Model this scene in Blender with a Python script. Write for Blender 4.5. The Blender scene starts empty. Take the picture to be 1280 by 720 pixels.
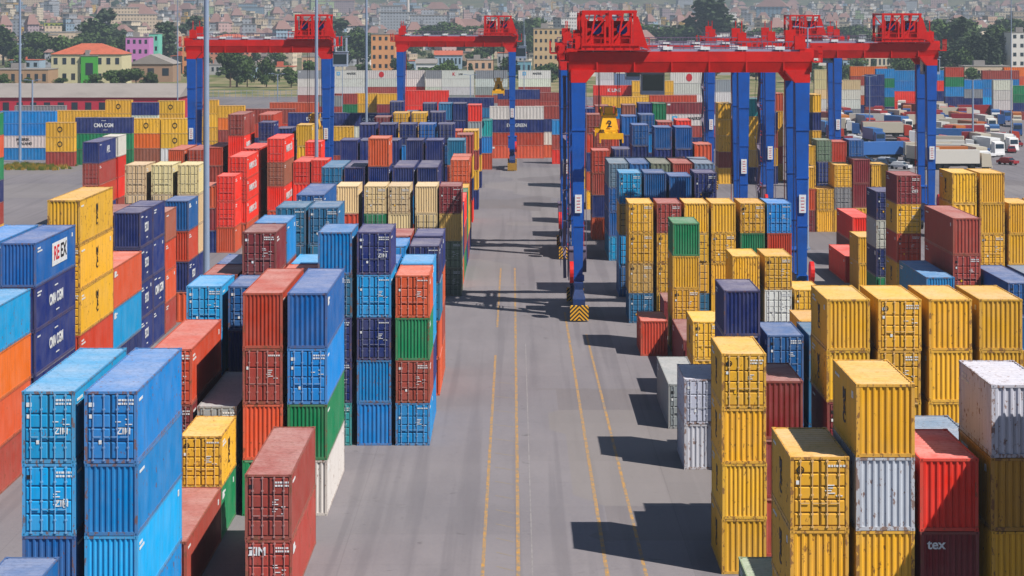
import bpy, bmesh, math, random
from mathutils import Vector, Matrix
rnd = random.Random(7)
R = math.radians

# ------------------------------------------------------------------ camera, sky, sun
F_PX, HC, VX, VY = 2700.0, 27.8, 645.0, 26.0        # focal (px at 1280), eye height, vanishing point
sc = bpy.context.scene
cam_d = bpy.data.cameras.new('camera'); cam = bpy.data.objects.new('camera', cam_d)
sc.collection.objects.link(cam); sc.camera = cam
cam.location = (0, 0, HC); cam.rotation_euler = (R(90), 0, 0)
cam_d.sensor_width = 36; cam_d.lens = F_PX/1280*36
cam_d.shift_x = (640-VX)/1280; cam_d.shift_y = (VY-360)/1280
cam_d.clip_start = 1; cam_d.clip_end = 30000
w = bpy.data.worlds.new('World'); sc.world = w; w.use_nodes = True
nt = w.node_tree; bg = nt.nodes['Background']; sky = nt.nodes.new('ShaderNodeTexSky')
sky.sky_type = 'NISHITA'; sky.sun_disc = False
to_sun = Vector((.66, -.48, 1.0)).normalized()
el = math.asin(to_sun.z)
sky.sun_elevation = el; sky.sun_rotation = math.atan2(to_sun.x, to_sun.y)
sky.air_density = 0.7; sky.dust_density = 0.0; sky.ozone_density = 6.0
nt.links.new(sky.outputs[0], bg.inputs[0]); bg.inputs[1].default_value = 0.05
sun_d = bpy.data.lights.new('sun', 'SUN'); sun = bpy.data.objects.new('sun', sun_d)
sc.collection.objects.link(sun); sun_d.energy = 5.0; sun_d.angle = R(.5); sun_d.color = (1, .94, .86)
sun.rotation_euler = to_sun.to_track_quat('Z', 'Y').to_euler(); sun.location = (60, -40, 120)
sc.view_settings.view_transform = 'Standard'; sc.view_settings.look = 'None'
sc.view_settings.exposure = 0.52; sc.view_settings.gamma = 1
sc.cycles.volume_bounces = 0; sc.cycles.diffuse_bounces = 1

# ------------------------------------------------------------------ helpers
C = sc.collection.objects
def lin(c):
    return tuple(((v/255+.055)/1.055)**2.4 if v/255 > .04045 else v/255/12.92 for v in c[:3])
def S(y): return (y-VY)/HC                       # px per metre for ground that shows at photo row y
class MB:
    def __init__(s): s.v = []; s.f = []; s.m = []
    def quad(s, a, b, c, d, m=0):
        n = len(s.v); s.v += [a, b, c, d]; s.f.append((n, n+1, n+2, n+3)); s.m.append(m)
    def tri(s, a, b, c, m=0):
        n = len(s.v); s.v += [a, b, c]; s.f.append((n, n+1, n+2)); s.m.append(m)
    def box(s, x0, x1, y0, y1, z0, z1, m=0):
        p = [(x0,y0,z0),(x1,y0,z0),(x1,y1,z0),(x0,y1,z0),(x0,y0,z1),(x1,y0,z1),(x1,y1,z1),(x0,y1,z1)]
        s.hexa(p, m)
    def hexa(s, p, m=0):
        n = len(s.v); s.v += [tuple(q) for q in p]
        for f in ((3,2,1,0),(4,5,6,7),(0,1,5,4),(1,2,6,5),(2,3,7,6),(3,0,4,7)):
            s.f.append(tuple(n+i for i in f)); s.m.append(m)
    def beam(s, a, b, w0, w1=None, m=0, d0=None, d1=None):   # tapered bar from a to b
        a, b = Vector(a), Vector(b); w1 = w1 or w0; d0 = d0 or w0; d1 = d1 or w1
        t = (b-a).normalized(); u = Vector((1,0,0)) if abs(t.x) < .9 else Vector((0,1,0))
        v = t.cross(u).normalized(); u = v.cross(t).normalized()
        p = []
        for c, ww, dd in ((a, w0/2, d0/2), (b, w1/2, d1/2)):
            p += [c-u*ww-v*dd, c+u*ww-v*dd, c+u*ww+v*dd, c-u*ww+v*dd]
        s.hexa(p, m)
    def cyl(s, a, b, r0, r1=None, n=8, m=0, caps=True):
        a, b = Vector(a), Vector(b); r1 = r0 if r1 is None else r1
        t = (b-a).normalized(); u = Vector((1,0,0)) if abs(t.x) < .9 else Vector((0,1,0))
        v = t.cross(u).normalized(); u = v.cross(t)
        k = len(s.v)
        for c, r in ((a, r0), (b, r1)):
            for i in range(n):
                g = 2*math.pi*i/n; s.v.append(tuple(c+u*r*math.cos(g)+v*r*math.sin(g)))
        for i in range(n):
            j = (i+1) % n; s.f.append((k+j, k+i, k+n+i, k+n+j)); s.m.append(m)
        if caps:
            s.f.append(tuple(k+i for i in range(n))); s.m.append(m)
            s.f.append(tuple(k+n+n-1-i for i in range(n))); s.m.append(m)
    def mesh(s, name, mats):
        me = bpy.data.meshes.new(name); me.from_pydata(s.v, [], s.f)
        for mt in mats: me.materials.append(mt)
        me.polygons.foreach_set('material_index', s.m)
        bm = bmesh.new(); bm.from_mesh(me); bmesh.ops.recalc_face_normals(bm, faces=bm.faces) if getattr(s, 'fix', True) else None
        bm.to_mesh(me); bm.free()
        return me
def link(name, data, parent=None, loc=None, rot=None):
    o = bpy.data.objects.new(name, data); C.link(o)
    if parent is not None: o.parent = parent
    if loc is not None: o.location = loc
    if rot is not None: o.rotation_euler = rot
    return o
def tag(o, label=None, cat=None, group=None, kind=None):
    for k, v in (('label', label), ('category', cat), ('group', group), ('kind', kind)):
        if v: o[k] = v
    return o
def copy_tree(o, parent=None):
    c = o.copy(); C.link(c)
    if parent is not None: c.parent = parent
    for ch in list(KIDS.get(o.name, [])): 
        d = copy_tree(ch, c)
    KIDS[c.name] = [x for x in KIDS.get(o.name, [])] if False else []
    return c
KIDS = {}
ORD = ['', 'first', 'second', 'third', 'fourth', 'fifth', 'sixth', 'seventh', 'eighth', 'ninth', 'tenth',
       'eleventh', 'twelfth', 'thirteenth', 'fourteenth', 'fifteenth', 'sixteenth', 'seventeenth', 'eighteenth', 'nineteenth', 'twentieth']
def ordn(n):
    if n <= 20: return ORD[n]
    tens = {2:'twenty', 3:'thirty', 4:'forty', 5:'fifty', 6:'sixty', 7:'seventy', 8:'eighty', 9:'ninety'}
    t2 = {2:'twentieth', 3:'thirtieth', 4:'fortieth', 5:'fiftieth', 6:'sixtieth', 7:'seventieth', 8:'eightieth', 9:'ninetieth'}
    if n < 100: return t2[n//10] if n % 10 == 0 else tens[n//10]+'-'+ORD[n % 10]
    h = {1:'hundred', 2:'two hundred'}[n//100]
    return h+'th' if n % 100 == 0 else h+' and '+ordn(n % 100)

# ------------------------------------------------------------------ materials
def mat(name, col=None, rough=.6, metal=0, spec=.4):
    m = bpy.data.materials.new(name); m.use_nodes = True
    b = m.node_tree.nodes['Principled BSDF']
    if col: b.inputs['Base Color'].default_value = (*lin(col), 1)
    b.inputs['Roughness'].default_value = rough; b.inputs['Metallic'].default_value = metal
    b.inputs['Specular IOR Level'].default_value = spec
    return m
class NT:
    def __init__(s, m): s.t = m.node_tree; s.b = s.t.nodes['Principled BSDF']
    def n(s, ty, **k):
        nd = s.t.nodes.new(ty)
        for a, v in k.items(): setattr(nd, a, v)
        return nd
    def l(s, a, b): s.t.links.new(a, b)
    def noise(s, vec, scale, detail=3, rough=.55):
        n = s.n('ShaderNodeTexNoise'); n.inputs['Scale'].default_value = scale
        n.inputs['Detail'].default_value = detail; n.inputs['Roughness'].default_value = rough
        if vec is not None: s.l(vec, n.inputs['Vector'])
        return n.outputs['Fac']
    def ramp(s, f, a, b, lo=0, hi=1):
        n = s.n('ShaderNodeMapRange'); n.inputs['From Min'].default_value = a; n.inputs['From Max'].default_value = b
        n.inputs['To Min'].default_value = lo; n.inputs['To Max'].default_value = hi; s.l(f, n.inputs['Value']); return n.outputs[0]
    def math(s, op, a, b=None):
        n = s.n('ShaderNodeMath', operation=op)
        for i, v in enumerate((a, b)):
            if v is None: continue
            if isinstance(v, (int, float)): n.inputs[i].default_value = v
            else: s.l(v, n.inputs[i])
        return n.outputs[0]
    def mix(s, f, a, b, ty='MIX'):
        n = s.n('ShaderNodeMix', data_type='RGBA', blend_type=ty)
        for sock, v in ((n.inputs[0], f), (n.inputs[6], a), (n.inputs[7], b)):
            if isinstance(v, (int, float)): sock.default_value = v
            elif isinstance(v, tuple): sock.default_value = (*v[:3], 1)
            else: s.l(v, sock)
        return n.outputs[2]
    def scale(s, vec, k):
        n = s.n('ShaderNodeVectorMath', operation='MULTIPLY'); s.l(vec, n.inputs[0]); n.inputs[1].default_value = k; return n.outputs[0]
    def add(s, a, b):
        n = s.n('ShaderNodeVectorMath', operation='ADD'); s.l(a, n.inputs[0]); s.l(b, n.inputs[1]); return n.outputs[0]

def paint_mat(name, kind, attr=False):
    m = mat(name, rough=.6, spec=.22); t = NT(m)
    oi = t.n('ShaderNodeObjectInfo'); tc = t.n('ShaderNodeTexCoord')
    rv = t.n('ShaderNodeCombineXYZ'); k = t.math('MULTIPLY', oi.outputs['Random'], 91.0)
    t.l(k, rv.inputs[0]); t.l(k, rv.inputs[1]); t.l(k, rv.inputs[2])
    p = t.add(tc.outputs['Object'], rv.outputs[0])
    col = oi.outputs['Color']; al = oi.outputs['Alpha']
    if attr:
        at = t.n('ShaderNodeAttribute'); at.attribute_name = 'tint'; col = at.outputs['Color']; al = at.outputs['Alpha']
    fade = t.noise(p, .7, 4)
    c = t.mix(t.ramp(fade, .35, .75, 0, .08), col, (.62, .58, .54))
    if kind == 'roof':
        c = t.mix(t.ramp(t.noise(p, .45, 5, .6), .3, .7, .14, .40), col, (.66, .58, .54))
        st = t.ramp(t.noise(t.scale(p, (1, .5, 1)), 1.6, 5, .7), .60, .72, 0, .55)
        c = t.mix(st, c, t.mix(.6, col, (.16, .12, .09)))
    streak = t.noise(t.scale(p, (5, 5, .35)), 1.0, 4, .6)
    blo = t.noise(t.scale(p, (.9, .9, .5)), 1.3, 6, .65)
    c = t.mix(t.ramp(blo, .52, .74, 0, .26), c, t.mix(.42, col, (.20, .19, .18)))
    c = t.mix(t.ramp(streak, .48, .74, 0, .55), c, t.mix(.5, col, (.10, .07, .05)))
    # chips and rust
    chip = t.noise(t.scale(p, (2.2, 2.2, 1.1)), 2.2, 8, .68)
    thr = t.math('SUBTRACT', .715 if kind != 'frame' else .63, t.math('MULTIPLY', al, .17))
    rm = t.math('GREATER_THAN', chip, thr)
    rm = t.math('MULTIPLY', rm, .8 if kind != 'roof' else .5)
    c = t.mix(rm, c, (.16, .06, .025))
    if kind == 'frame':
        c = t.mix(.16, c, (.30, .22, .16))
    # one door or panel a little different from the next
    t.l(c, t.b.inputs['Base Color'])
    t.l(t.ramp(fade, .3, .8, .42, .66), t.b.inputs['Roughness'])
    return m
M = {}
M['paint'] = paint_mat('container_paint', 'wall')
M['roof'] = paint_mat('container_roof_paint', 'roof')
M['frame'] = paint_mat('container_frame_paint', 'frame')
M['paint_a'] = paint_mat('container_paint_mass', 'wall', True)
M['roof_a'] = paint_mat('container_roof_paint_mass', 'roof', True)
gk = mat('door_gasket', rough=.8); t = NT(gk); oi = t.n('ShaderNodeObjectInfo'); t.l(t.mix(.62, oi.outputs['Color'], lin((26, 22, 20))), t.b.inputs['Base Color']); M['gasket'] = gk
zk = mat('galvanised_rod', rough=.5); t = NT(zk); oi = t.n('ShaderNodeObjectInfo'); t.l(t.mix(.32, oi.outputs['Color'], lin((190, 190, 188))), t.b.inputs['Base Color']); M['zinc'] = zk
wm_ = mat('white_lettering', rough=.6); t = NT(wm_); tc = t.n('ShaderNodeTexCoord')
t.l(t.mix(t.ramp(t.noise(tc.outputs['Object'], 4, 5, .7), .45, .7, 0, .6), lin((226, 228, 228)), lin((150, 158, 168))), t.b.inputs['Base Color']); M['white'] = wm_
M['rubbr'] = mat('dark_seal', (34, 32, 32), .8); M['rodg'] = mat('grey_rod', (150, 148, 146), .6)
M['black'] = mat('black_lettering', (26, 26, 28), .6)
M['redl'] = mat('red_lettering', (200, 30, 40), .6)
M['bluel'] = mat('pale_blue_lettering', (80, 170, 215), .6)
M['yellowl'] = mat('yellow_placard', (236, 180, 30), .6)

# ground
g = mat('yard_concrete', rough=.85, spec=.25); t = NT(g); tc = t.n('ShaderNodeTexCoord'); P = tc.outputs['Object']
n1 = t.noise(P, .035, 5, .6); n2 = t.noise(t.scale(P, (1, .22, 1)), .35, 6, .65); n3 = t.noise(P, 3.5, 6, .75)
c = t.mix(t.ramp(n1, .35, .68), lin((117, 113, 119)), lin((130, 125, 129)))
c = t.mix(t.ramp(n2, .45, .75, 0, .55), c, lin((106, 102, 108)))
c = t.mix(t.ramp(n3, .4, .75, 0, .3), c, lin((146, 139, 134)))
lane = t.noise(t.scale(P, (.8, .012, 1)), 1.1, 3, .5)                   # tyre polished strips along the aisle
c = t.mix(t.ramp(lane, .52, .62, 0, .30), c, lin((90, 87, 93)))
crk = t.n('ShaderNodeTexVoronoi', feature='DISTANCE_TO_EDGE'); crk.inputs['Scale'].default_value = .16
wob = t.n('ShaderNodeTexNoise'); wob.inputs['Scale'].default_value = .8; t.l(P, wob.inputs['Vector'])
t.l(t.add(P, t.scale(wob.outputs['Color'], (3, 3, 0))), crk.inputs['Vector'])
c = t.mix(t.ramp(crk.outputs['Distance'], 0, .006, .22, 0), c, lin((88, 82, 84)))
spot = t.ramp(t.noise(P, .9, 4, .5), .68, .76, 0, .6)
c = t.mix(spot, c, lin((72, 68, 71)))
pt = t.n('ShaderNodeTexVoronoi', distance='CHEBYCHEV'); pt.inputs['Scale'].default_value = .07; t.l(t.scale(P, (1, .6, 1)), pt.inputs['Vector'])
sp_ = t.n('ShaderNodeSeparateXYZ'); t.l(pt.outputs['Color'], sp_.inputs[0])
c = t.mix(t.math('MULTIPLY', t.math('GREATER_THAN', sp_.outputs[0], .72), .30), c, lin((104, 96, 92)))
c = t.mix(t.math('MULTIPLY', t.math('GREATER_THAN', sp_.outputs[1], .80), .22), c, lin((150, 144, 138)))
bk = t.n('ShaderNodeTexBrick'); bk.inputs['Scale'].default_value = 1; bk.inputs['Brick Width'].default_value = 9; bk.inputs['Row Height'].default_value = 6.5; bk.inputs['Mortar Size'].default_value = .03; bk.offset = 0
t.l(P, bk.inputs['Vector']); bk.inputs['Color1'].default_value = (1, 1, 1, 1); bk.inputs['Color2'].default_value = (.78, .78, .78, 1); bk.inputs['Mortar'].default_value = (.45, .45, .45, 1)
c = t.mix(.28, c, t.mix(1.0, c, bk.outputs['Color'], 'MULTIPLY'))
chalk = t.ramp(t.noise(t.scale(P, (2.2, .5, 1)), 1.3, 7, .8), .66, .74, 0, .7)
c = t.mix(chalk, c, lin((176, 171, 167)))
t.l(c, t.b.inputs['Base Color'])
bp = t.n('ShaderNodeBump'); bp.inputs['Strength'].default_value = .25; bp.inputs['Distance'].default_value = .03
t.l(n3, bp.inputs['Height']); t.l(bp.outputs[0], t.b.inputs['Normal'])
M['ground'] = g
yl = mat('worn_yellow_line', rough=.8); t = NT(yl); tc = t.n('ShaderNodeTexCoord')
wn = t.noise(t.scale(tc.outputs['Object'], (1, .5, 1)), 2.4, 7, .75)
c = t.mix(t.ramp(wn, .38, .58), lin((186, 136, 52)), lin((124, 116, 108)))
t.l(c, t.b.inputs['Base Color']); M['line'] = yl
wl = mat('worn_white_line', rough=.8); t = NT(wl); tc = t.n('ShaderNodeTexCoord')
c = t.mix(t.ramp(t.noise(tc.outputs['Object'], 1.8, 7, .75), .42, .58), lin((142, 138, 138)), lin((122, 117, 119)))
t.l(c, t.b.inputs['Base Color']); M['wline'] = wl

# ------------------------------------------------------------------ setting: ground and hills
gb = MB(); gb.quad((-2500, -60, 0), (2500, -60, 0), (2500, 1150, 0), (-2500, 1150, 0))
tag(link('yard_ground', gb.mesh('yard_ground', [M['ground']])), kind='structure')
def hfun(x, y):
    if y <= 1150: return 0.0
    a = max(0, y-1500)
    ang = x/y
    left = min(1, max(0, (-ang-.06)/.12))
    h = a*.0085*(1+.9*left) + max(0, y-2400)*.010*(1+1.0*left)
    if y > 4200:
        k = (y-4200)
        h += k*(.055+.018*math.sin(x*.0011+1)+.012*math.sin(x*.0031+y*.0006)) + 18*math.sin(x*.006)*math.sin(y*.004)*min(1, k/800)
    h += 1.5*math.sin(x*.01+y*.013)*min(1, a/500)
    return max(0, h)
NX, ys = 120, [1150]+[1200+60*i for i in range(50)]+[4200+150*i for i in range(40)]
tb = MB()
for j in range(len(ys)):
    for i in range(NX+1):
        x = (i/NX-.5)*ys[j]*1.6; tb.v.append((x, ys[j], hfun(x, ys[j])-.05))
for j in range(len(ys)-1):
    for i in range(NX):
        a = j*(NX+1)+i; tb.f.append((a, a+1, a+NX+2, a+NX+1)); tb.m.append(0)
hm = mat('hillside', rough=.95, spec=.1); t = NT(hm); tc = t.n('ShaderNodeTexCoord'); P = tc.outputs['Object']
c = t.mix(t.ramp(t.noise(P, .006, 6, .65), .4, .62), lin((116, 112, 84)), lin((66, 82, 58)))
c = t.mix(t.ramp(t.noise(P, .03, 5, .7), .5, .7, 0, .6), c, lin((150, 136, 112)))
t.l(c, t.b.inputs['Base Color'])
tag(link('hills', tb.mesh('hills', [hm])), kind='structure')
# verge between the yard and the city
vg = mat('dry_grass_verge', rough=.95, spec=.1); t = NT(vg); tc = t.n('ShaderNodeTexCoord')
c = t.mix(t.ramp(t.noise(tc.outputs['Object'], .05, 5, .7), .42, .6), lin((92, 104, 56)), lin((158, 142, 112)))
t.l(c, t.b.inputs['Base Color'])
vb = MB(); vb.quad((-700, 790, .004), (700, 790, .004), (900, 1149, .004), (-900, 1149, .004))
tag(link('grass_verge_ground', vb.mesh('verge', [vg])), kind='structure')

# painted lines along the aisle
def line_obj(name, x0, y0, x1, y1, wd, m, label, gaps=()):
    b = MB(); n = 60; z = .004
    for i in range(n):
        a, e = i/n, (i+1)/n
        if any(g0 <= a < g1 for g0, g1 in gaps): continue
        xa, xb = x0+(x1-x0)*a, x0+(x1-x0)*e; ya, yb = y0+(y1-y0)*a, y0+(y1-y0)*e
        b.quad((xa-wd/2, ya, z), (xa+wd/2, ya, z), (xb+wd/2, yb, z), (xb-wd/2, yb, z))
    tag(link(name, b.mesh(name, [m])), kind='structure')
def gx(px, y): return (px-VX)/S(y)
def gd(y): return F_PX/S(y)
line_obj('lane_marking', gx(600.5,760), gd(760), gx(626,335), gd(335), .18, M['line'], '', gaps=((.55, .66),))
line_obj('lane_marking', gx(648.5,760), gd(760), gx(643.5,335), gd(335), .2, M['line'], '')
line_obj('lane_marking', gx(766,760), gd(760), gx(706,390), gd(390), .2, M['line'], '')
line_obj('lane_marking', gx(818,760), gd(760), gx(733,418), gd(418), .18, M['line'], '')
line_obj('lane_marking', gx(667,760), gd(760), gx(657,430), gd(430), .07, M['wline'], '')
hb = MB()
for k in range(14):                                    # faint cross ticks of the hatched strip
    y = 480+k*18; d = gd(y); xa, xb = gx(608, y)+.5, gx(645, y)-.1
    hb.quad((xa, d+.9, .004), (xa+.02, d+1.02, .004), (xb, d+.12, .004), (xb, d, .004))
fl_ = simple_line = mat('faint_line', (134, 122, 104), .85)
tag(link('hatch_marking', hb.mesh('hatch', [fl_])), kind='structure')

# ------------------------------------------------------------------ containers
W, H0 = 2.25, 2.8
L20, L40 = 6.06, 12.19
def corr(x0, x1, per, dep):                            # trapezoid profile, outward = 0, inward = dep
    n = max(1, round((x1-x0)/per)); p = (x1-x0)/n; out = [(x0, dep*.2)]
    for i in range(n):
        a = x0+i*p
        out += [(a+p*.14, 0), (a+p*.44, 0), (a+p*.58, dep), (a+p*.90, dep)]
    out.append((x1, dep*.2)); return out
def body_mesh(L, door, far=False, pe=.25, ps=.28):
    b = MB(); hw, hl = W/2, L/2; zi, zt = .14, H0-.10
    ins = .02
    if far:
        per_s, per_e = .75, .45
    else: per_s, per_e = ps, pe
    for sx in (-1, 1):                                  # side walls
        pr = corr(-hl+.14, hl-.14, per_s, .045)
        for (a, da), (c, dc) in zip(pr, pr[1:]):
            xa, xc = sx*(hw-ins-da), sx*(hw-ins-dc)
            b.quad((xa, a, zi), (xc, c, zi), (xc, c, zt), (xa, a, zt), 0)
    ends = [1] if door else [-1]                        # the corrugated end; the doors take the other
    if far: ends = [-1, 1]
    for sy in ends:
        pr = corr(-hw+.14, hw-.14, per_e, .055 if not far else .07)
        for (a, da), (c, dc) in zip(pr, pr[1:]):
            ya, yc = sy*(hl-ins-da), sy*(hl-ins-dc)
            b.quad((a, ya, zi), (c, yc, zi), (c, yc, zt), (a, ya, zt), 0)
    pr = corr(-hl+.12, hl-.12, .42 if not far else 2.0, .022)
    for (a, da), (c, dc) in zip(pr, pr[1:]):
        b.quad((-hw+.06, a, H0-.035-da), (hw-.06, a, H0-.035-da), (hw-.06, c, H0-.035-dc), (-hw+.06, c, H0-.035-dc), 1)
    b.box(-hw+.1, hw-.1, -hl+.15, hl-.15, .02, .1, 2)   # floor
    return b
def frame_mb(L, b=None, m=0, dark=1, roofm=0):
    b = b or MB(); hw, hl = W/2, L/2; e = .012
    for sx in (-1, 1):
        for sy in (-1, 1):
            x0, x1 = sorted((sx*hw, sx*(hw-.14))); y0, y1 = sorted((sy*hl, sy*(hl-.14)))
            b.box(x0+e*(sx<0), x1-e*(sx>0), y0+e*(sy<0), y1-e*(sy>0), .12, H0-.12, m)
            for z in (0, H0-.118):                      # corner castings
                b.box(min(sx*hw, sx*(hw-.17)), max(sx*hw, sx*(hw-.17)), min(sy*hl, sy*(hl-.18)), max(sy*hl, sy*(hl-.18)), z, z+.118, m)
                zc = z+.059
                b.box(sx*hw-.004 if sx > 0 else sx*hw-.003, sx*hw+.003 if sx > 0 else sx*hw+.004, sy*(hl-.09)-.04, sy*(hl-.09)+.04, zc-.03, zc+.03, dark)
                b.box(sx*(hw-.085)-.03, sx*(hw-.085)+.03, (sy*hl-.004) if sy > 0 else sy*hl-.003, (sy*hl+.003) if sy > 0 else sy*hl+.004, zc-.035, zc+.035, dark)
        x0, x1 = sorted((sx*(hw-.008), sx*(hw-.07)))
        b.box(x0, x1, -hl+.18, hl-.18, H0-.085, H0-.012, roofm)   # top side rail
        b.box(x0, x1, -hl+.18, hl-.18, .01, .15, m)
    for sy in (-1, 1):
        y0, y1 = sorted((sy*(hl-.008), sy*(hl-.09)))
        b.box(-hw+.17, hw-.17, y0, y1, H0-.11, H0-.012, roofm)
        b.box(-hw+.17, hw-.17, y0, y1, .01, .15, m)
    return b
def leaf_mb(sx, y, var=0):                                     # one door leaf, closed, at y (front faces -y); origin left in place
    b = MB(); hw = W/2; a, c = (.012, hw-.145) ; x0, x1 = (a, c) if sx > 0 else (-c, -a)
    z0, z1 = .16, H0-.125
    b.box(x0, x1, y+.05, y+.09, z0, z1, 1)              # dark gasketed edge and backing
    hs = (z1-z0)
    cuts = [[0, .27, .48, .70, 1], [0, .2, .4, .6, .8, 1], [0, .33, .67, 1]][var]; n = len(cuts)-1
    for i in range(n):
        za, zb = z0+hs*cuts[i]+.028, z0+hs*cuts[i+1]-.028
        k = .03
        b.hexa([(x0+.03, y+.049, za), (x1-.03, y+.049, za), (x1-.03, y+.049, zb), (x0+.03, y+.049, zb),
                (x0+.03+k, y+.018, za+k), (x1-.03-k, y+.018, za+k), (x1-.03-k, y+.018, zb-k), (x0+.03+k, y+.018, zb-k)][:4] +
               [(x0+.03+k, y+.018, za+k), (x1-.03-k, y+.018, za+k), (x1-.03-k, y+.018, zb-k), (x0+.03+k, y+.018, zb-k)], 0)
    return b
def rod_mb(x, y, sx):
    b = MB(); b.cyl((x, y-.02, .10), (x, y-.02, H0-.08), .02, n=6, m=0)
    for z in (.13, .62, 1.35, 2.1, H0-.16): b.box(x-.05, x+.05, y-.035, y+.02, z-.035, z+.035, 0)
    b.box(min(x, x-sx*.34), max(x, x-sx*.34), y-.045, y-.025, 1.02, 1.06, 0)
    return b
def marks_mb(y, rr):
    b = MB()
    def rect(x0, x1, z0, z1, m): b.box(x0, x1, y-.008, y+.012, z0, z1, m)
    rows = rr.choice([1, 2, 2, 3])
    for i in range(rows):
        z = 2.42-i*.14; x = .32
        while x < .95:
            wd = rr.uniform(.05, .12); rect(x, min(x+wd, .97), z, z+.075, 0); x += wd+.035
    for i in range(rr.randint(3, 7)):
        z = 1.7-i*.1; x = rr.choice([.2, .3, .62]); rect(x, x+rr.uniform(.12, .3), z, z+.035, 0)
    if rr.random() < .6: rect(-.9, -.78, 1.75, 1.9, 0)
    if rr.random() < .5: rect(-.5, -.38, .75, .9, rr.choice([0, 2]))
    if rr.random() < .6: rect(-.92, -.70, 2.2, 2.36, rr.choice([0, 1]))
    return b
MB_body = {}
for L in (L20, L40):
    for door in (True, False):
        MB_body[L, door] = [body_mesh(L, door, False, pe, ps).mesh('container_body', [M['paint'], M['roof'], M['gasket']]) for pe, ps in ((.25, .28), (.22, .25), (.28, .31))]
FR = {L: frame_mb(L).mesh('container_frame', [M['frame'], M['gasket']]) for L in (L20, L40)}
LEAF = {(L, s, f): None for L in (L20, L40) for s in (-1, 1) for f in (0, 1)}
for L in (L20, L40):
    for s in (-1, 1):
        for v_ in range(3): LEAF[L, s, v_] = leaf_mb(s, -L/2, v_).mesh('door', [M['paint'], M['gasket']])
ROD = {(L, s, k): rod_mb(s*x, -L/2, s).mesh('lock_rod', [M['zinc']]) for L in (L20, L40) for s in (-1, 1) for k, x in ((0, .28), (1, .74))}
MARK = {L: [marks_mb(-L/2, random.Random(i+3)).mesh('lettering', [M['white'], M['black'], M['yellowl']]) for i in range(6)] for L in (L20, L40)}
def far_mesh(L):
    b = body_mesh(L, False, True); frame_mb(L, b, 0, 2, 1)
    return b.mesh('container', [M['paint'], M['roof'], M['gasket']])
def far_door_mesh(L):
    b = body_mesh(L, True, True); frame_mb(L, b, 0, 2, 1)
    for s in (-1, 1):
        lb = leaf_mb(s, -L/2); k = len(b.v)
        b.v += [(x, y-.12, z) for x, y, z in lb.v]; b.f += [tuple(i+k for i in f) for f in lb.f]; b.m += [2 if q else 0 for q in lb.m]
        for x in (.28, .74): b.box(s*x-.02, s*x+.02, -L/2-.14, -L/2-.05, .1, H0-.1, 3)
    return b.mesh('container', [M['paint'], M['roof'], M['gasket'], M['zinc']])
FAR = {}
for L in (L20, L40): FAR[L, False] = far_mesh(L); FAR[L, True] = far_door_mesh(L)

# lettering: font curves turned into thin meshes
TXT = {}
def text_mesh(s, size, m, bold=.0, sx=1.0, vertical=False):
    key = (s, size, m.name, bold, sx, vertical)
    if key in TXT: return TXT[key]
    cu = bpy.data.curves.new('lettering', 'FONT'); cu.body = '\n'.join(s) if vertical else s
    cu.size = size; cu.extrude = .006; cu.offset = bold; cu.align_x = 'CENTER'; cu.align_y = 'CENTER'
    if vertical: cu.space_line = .72
    o = bpy.data.objects.new('tmp', cu); C.link(o)
    me = bpy.data.meshes.new_from_object(o.evaluated_get(bpy.context.evaluated_depsgraph_get()))
    bpy.data.objects.remove(o); me.name = 'lettering'; me.materials.clear(); me.materials.append(m)
    for v in me.vertices: v.co.x *= sx
    TXT[key] = me; return me
def plate(x0, x1, z0, z1, m, key):
    if key in TXT: return TXT[key]
    b = MB(); b.box(x0, x1, z0, z1, -.004, .004); TXT[key] = b.mesh('emblem', [m]); return TXT[key]
def ring_mesh(r, m, n=14):
    key = ('ring', r, m.name)
    if key in TXT: return TXT[key]
    b = MB()
    for i in range(n):
        a, e = 2*math.pi*i/n, 2*math.pi*(i+1)/n
        b.quad((r*math.cos(a), r*math.sin(a), .004), (r*math.cos(e), r*math.sin(e), .004), (.66*r*math.cos(e), .66*r*math.sin(e), .004), (.66*r*math.cos(a), .66*r*math.sin(a), .004))
    TXT[key] = b.mesh('emblem', [m]); return TXT[key]
def on_side(root, me, side, along, z, L, roll=0, name='lettering'):
    # a flat mesh in xy placed on the long side (side +1 right, -1 left) or on an end ('f' front)
    o = link(name, me, root)
    if side == 'f':
        o.location = (along, -L/2-.008, z); o.rotation_euler = (R(90), 0, 0)
    else:
        o.location = (side*(W/2-.006), along, z); o.rotation_euler = (R(90), roll, R(90) if side > 0 else R(-90))
    return o
def star(root, side, along, z, L, r=.55):
    key = ('star', r)
    if key not in TXT:
        b = MB(); b.box(-r, r, -r, r, -.004, .001, 0)
        for i in range(7):
            a = 2*math.pi*i/7+math.pi/2; p = (.75*r*math.cos(a), .75*r*math.sin(a), .006)
            q = [(.24*r*math.cos(a+s), .24*r*math.sin(a+s), .006) for s in (.9, -.9)]
            b.tri((0, 0, .006), q[0], p, 1); b.tri((0, 0, .006), p, q[1], 1)
        TXT[key] = b.mesh('emblem', [M['bluel'], M['white']])
    on_side(root, TXT[key], side, along, z, L, name='emblem')
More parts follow.
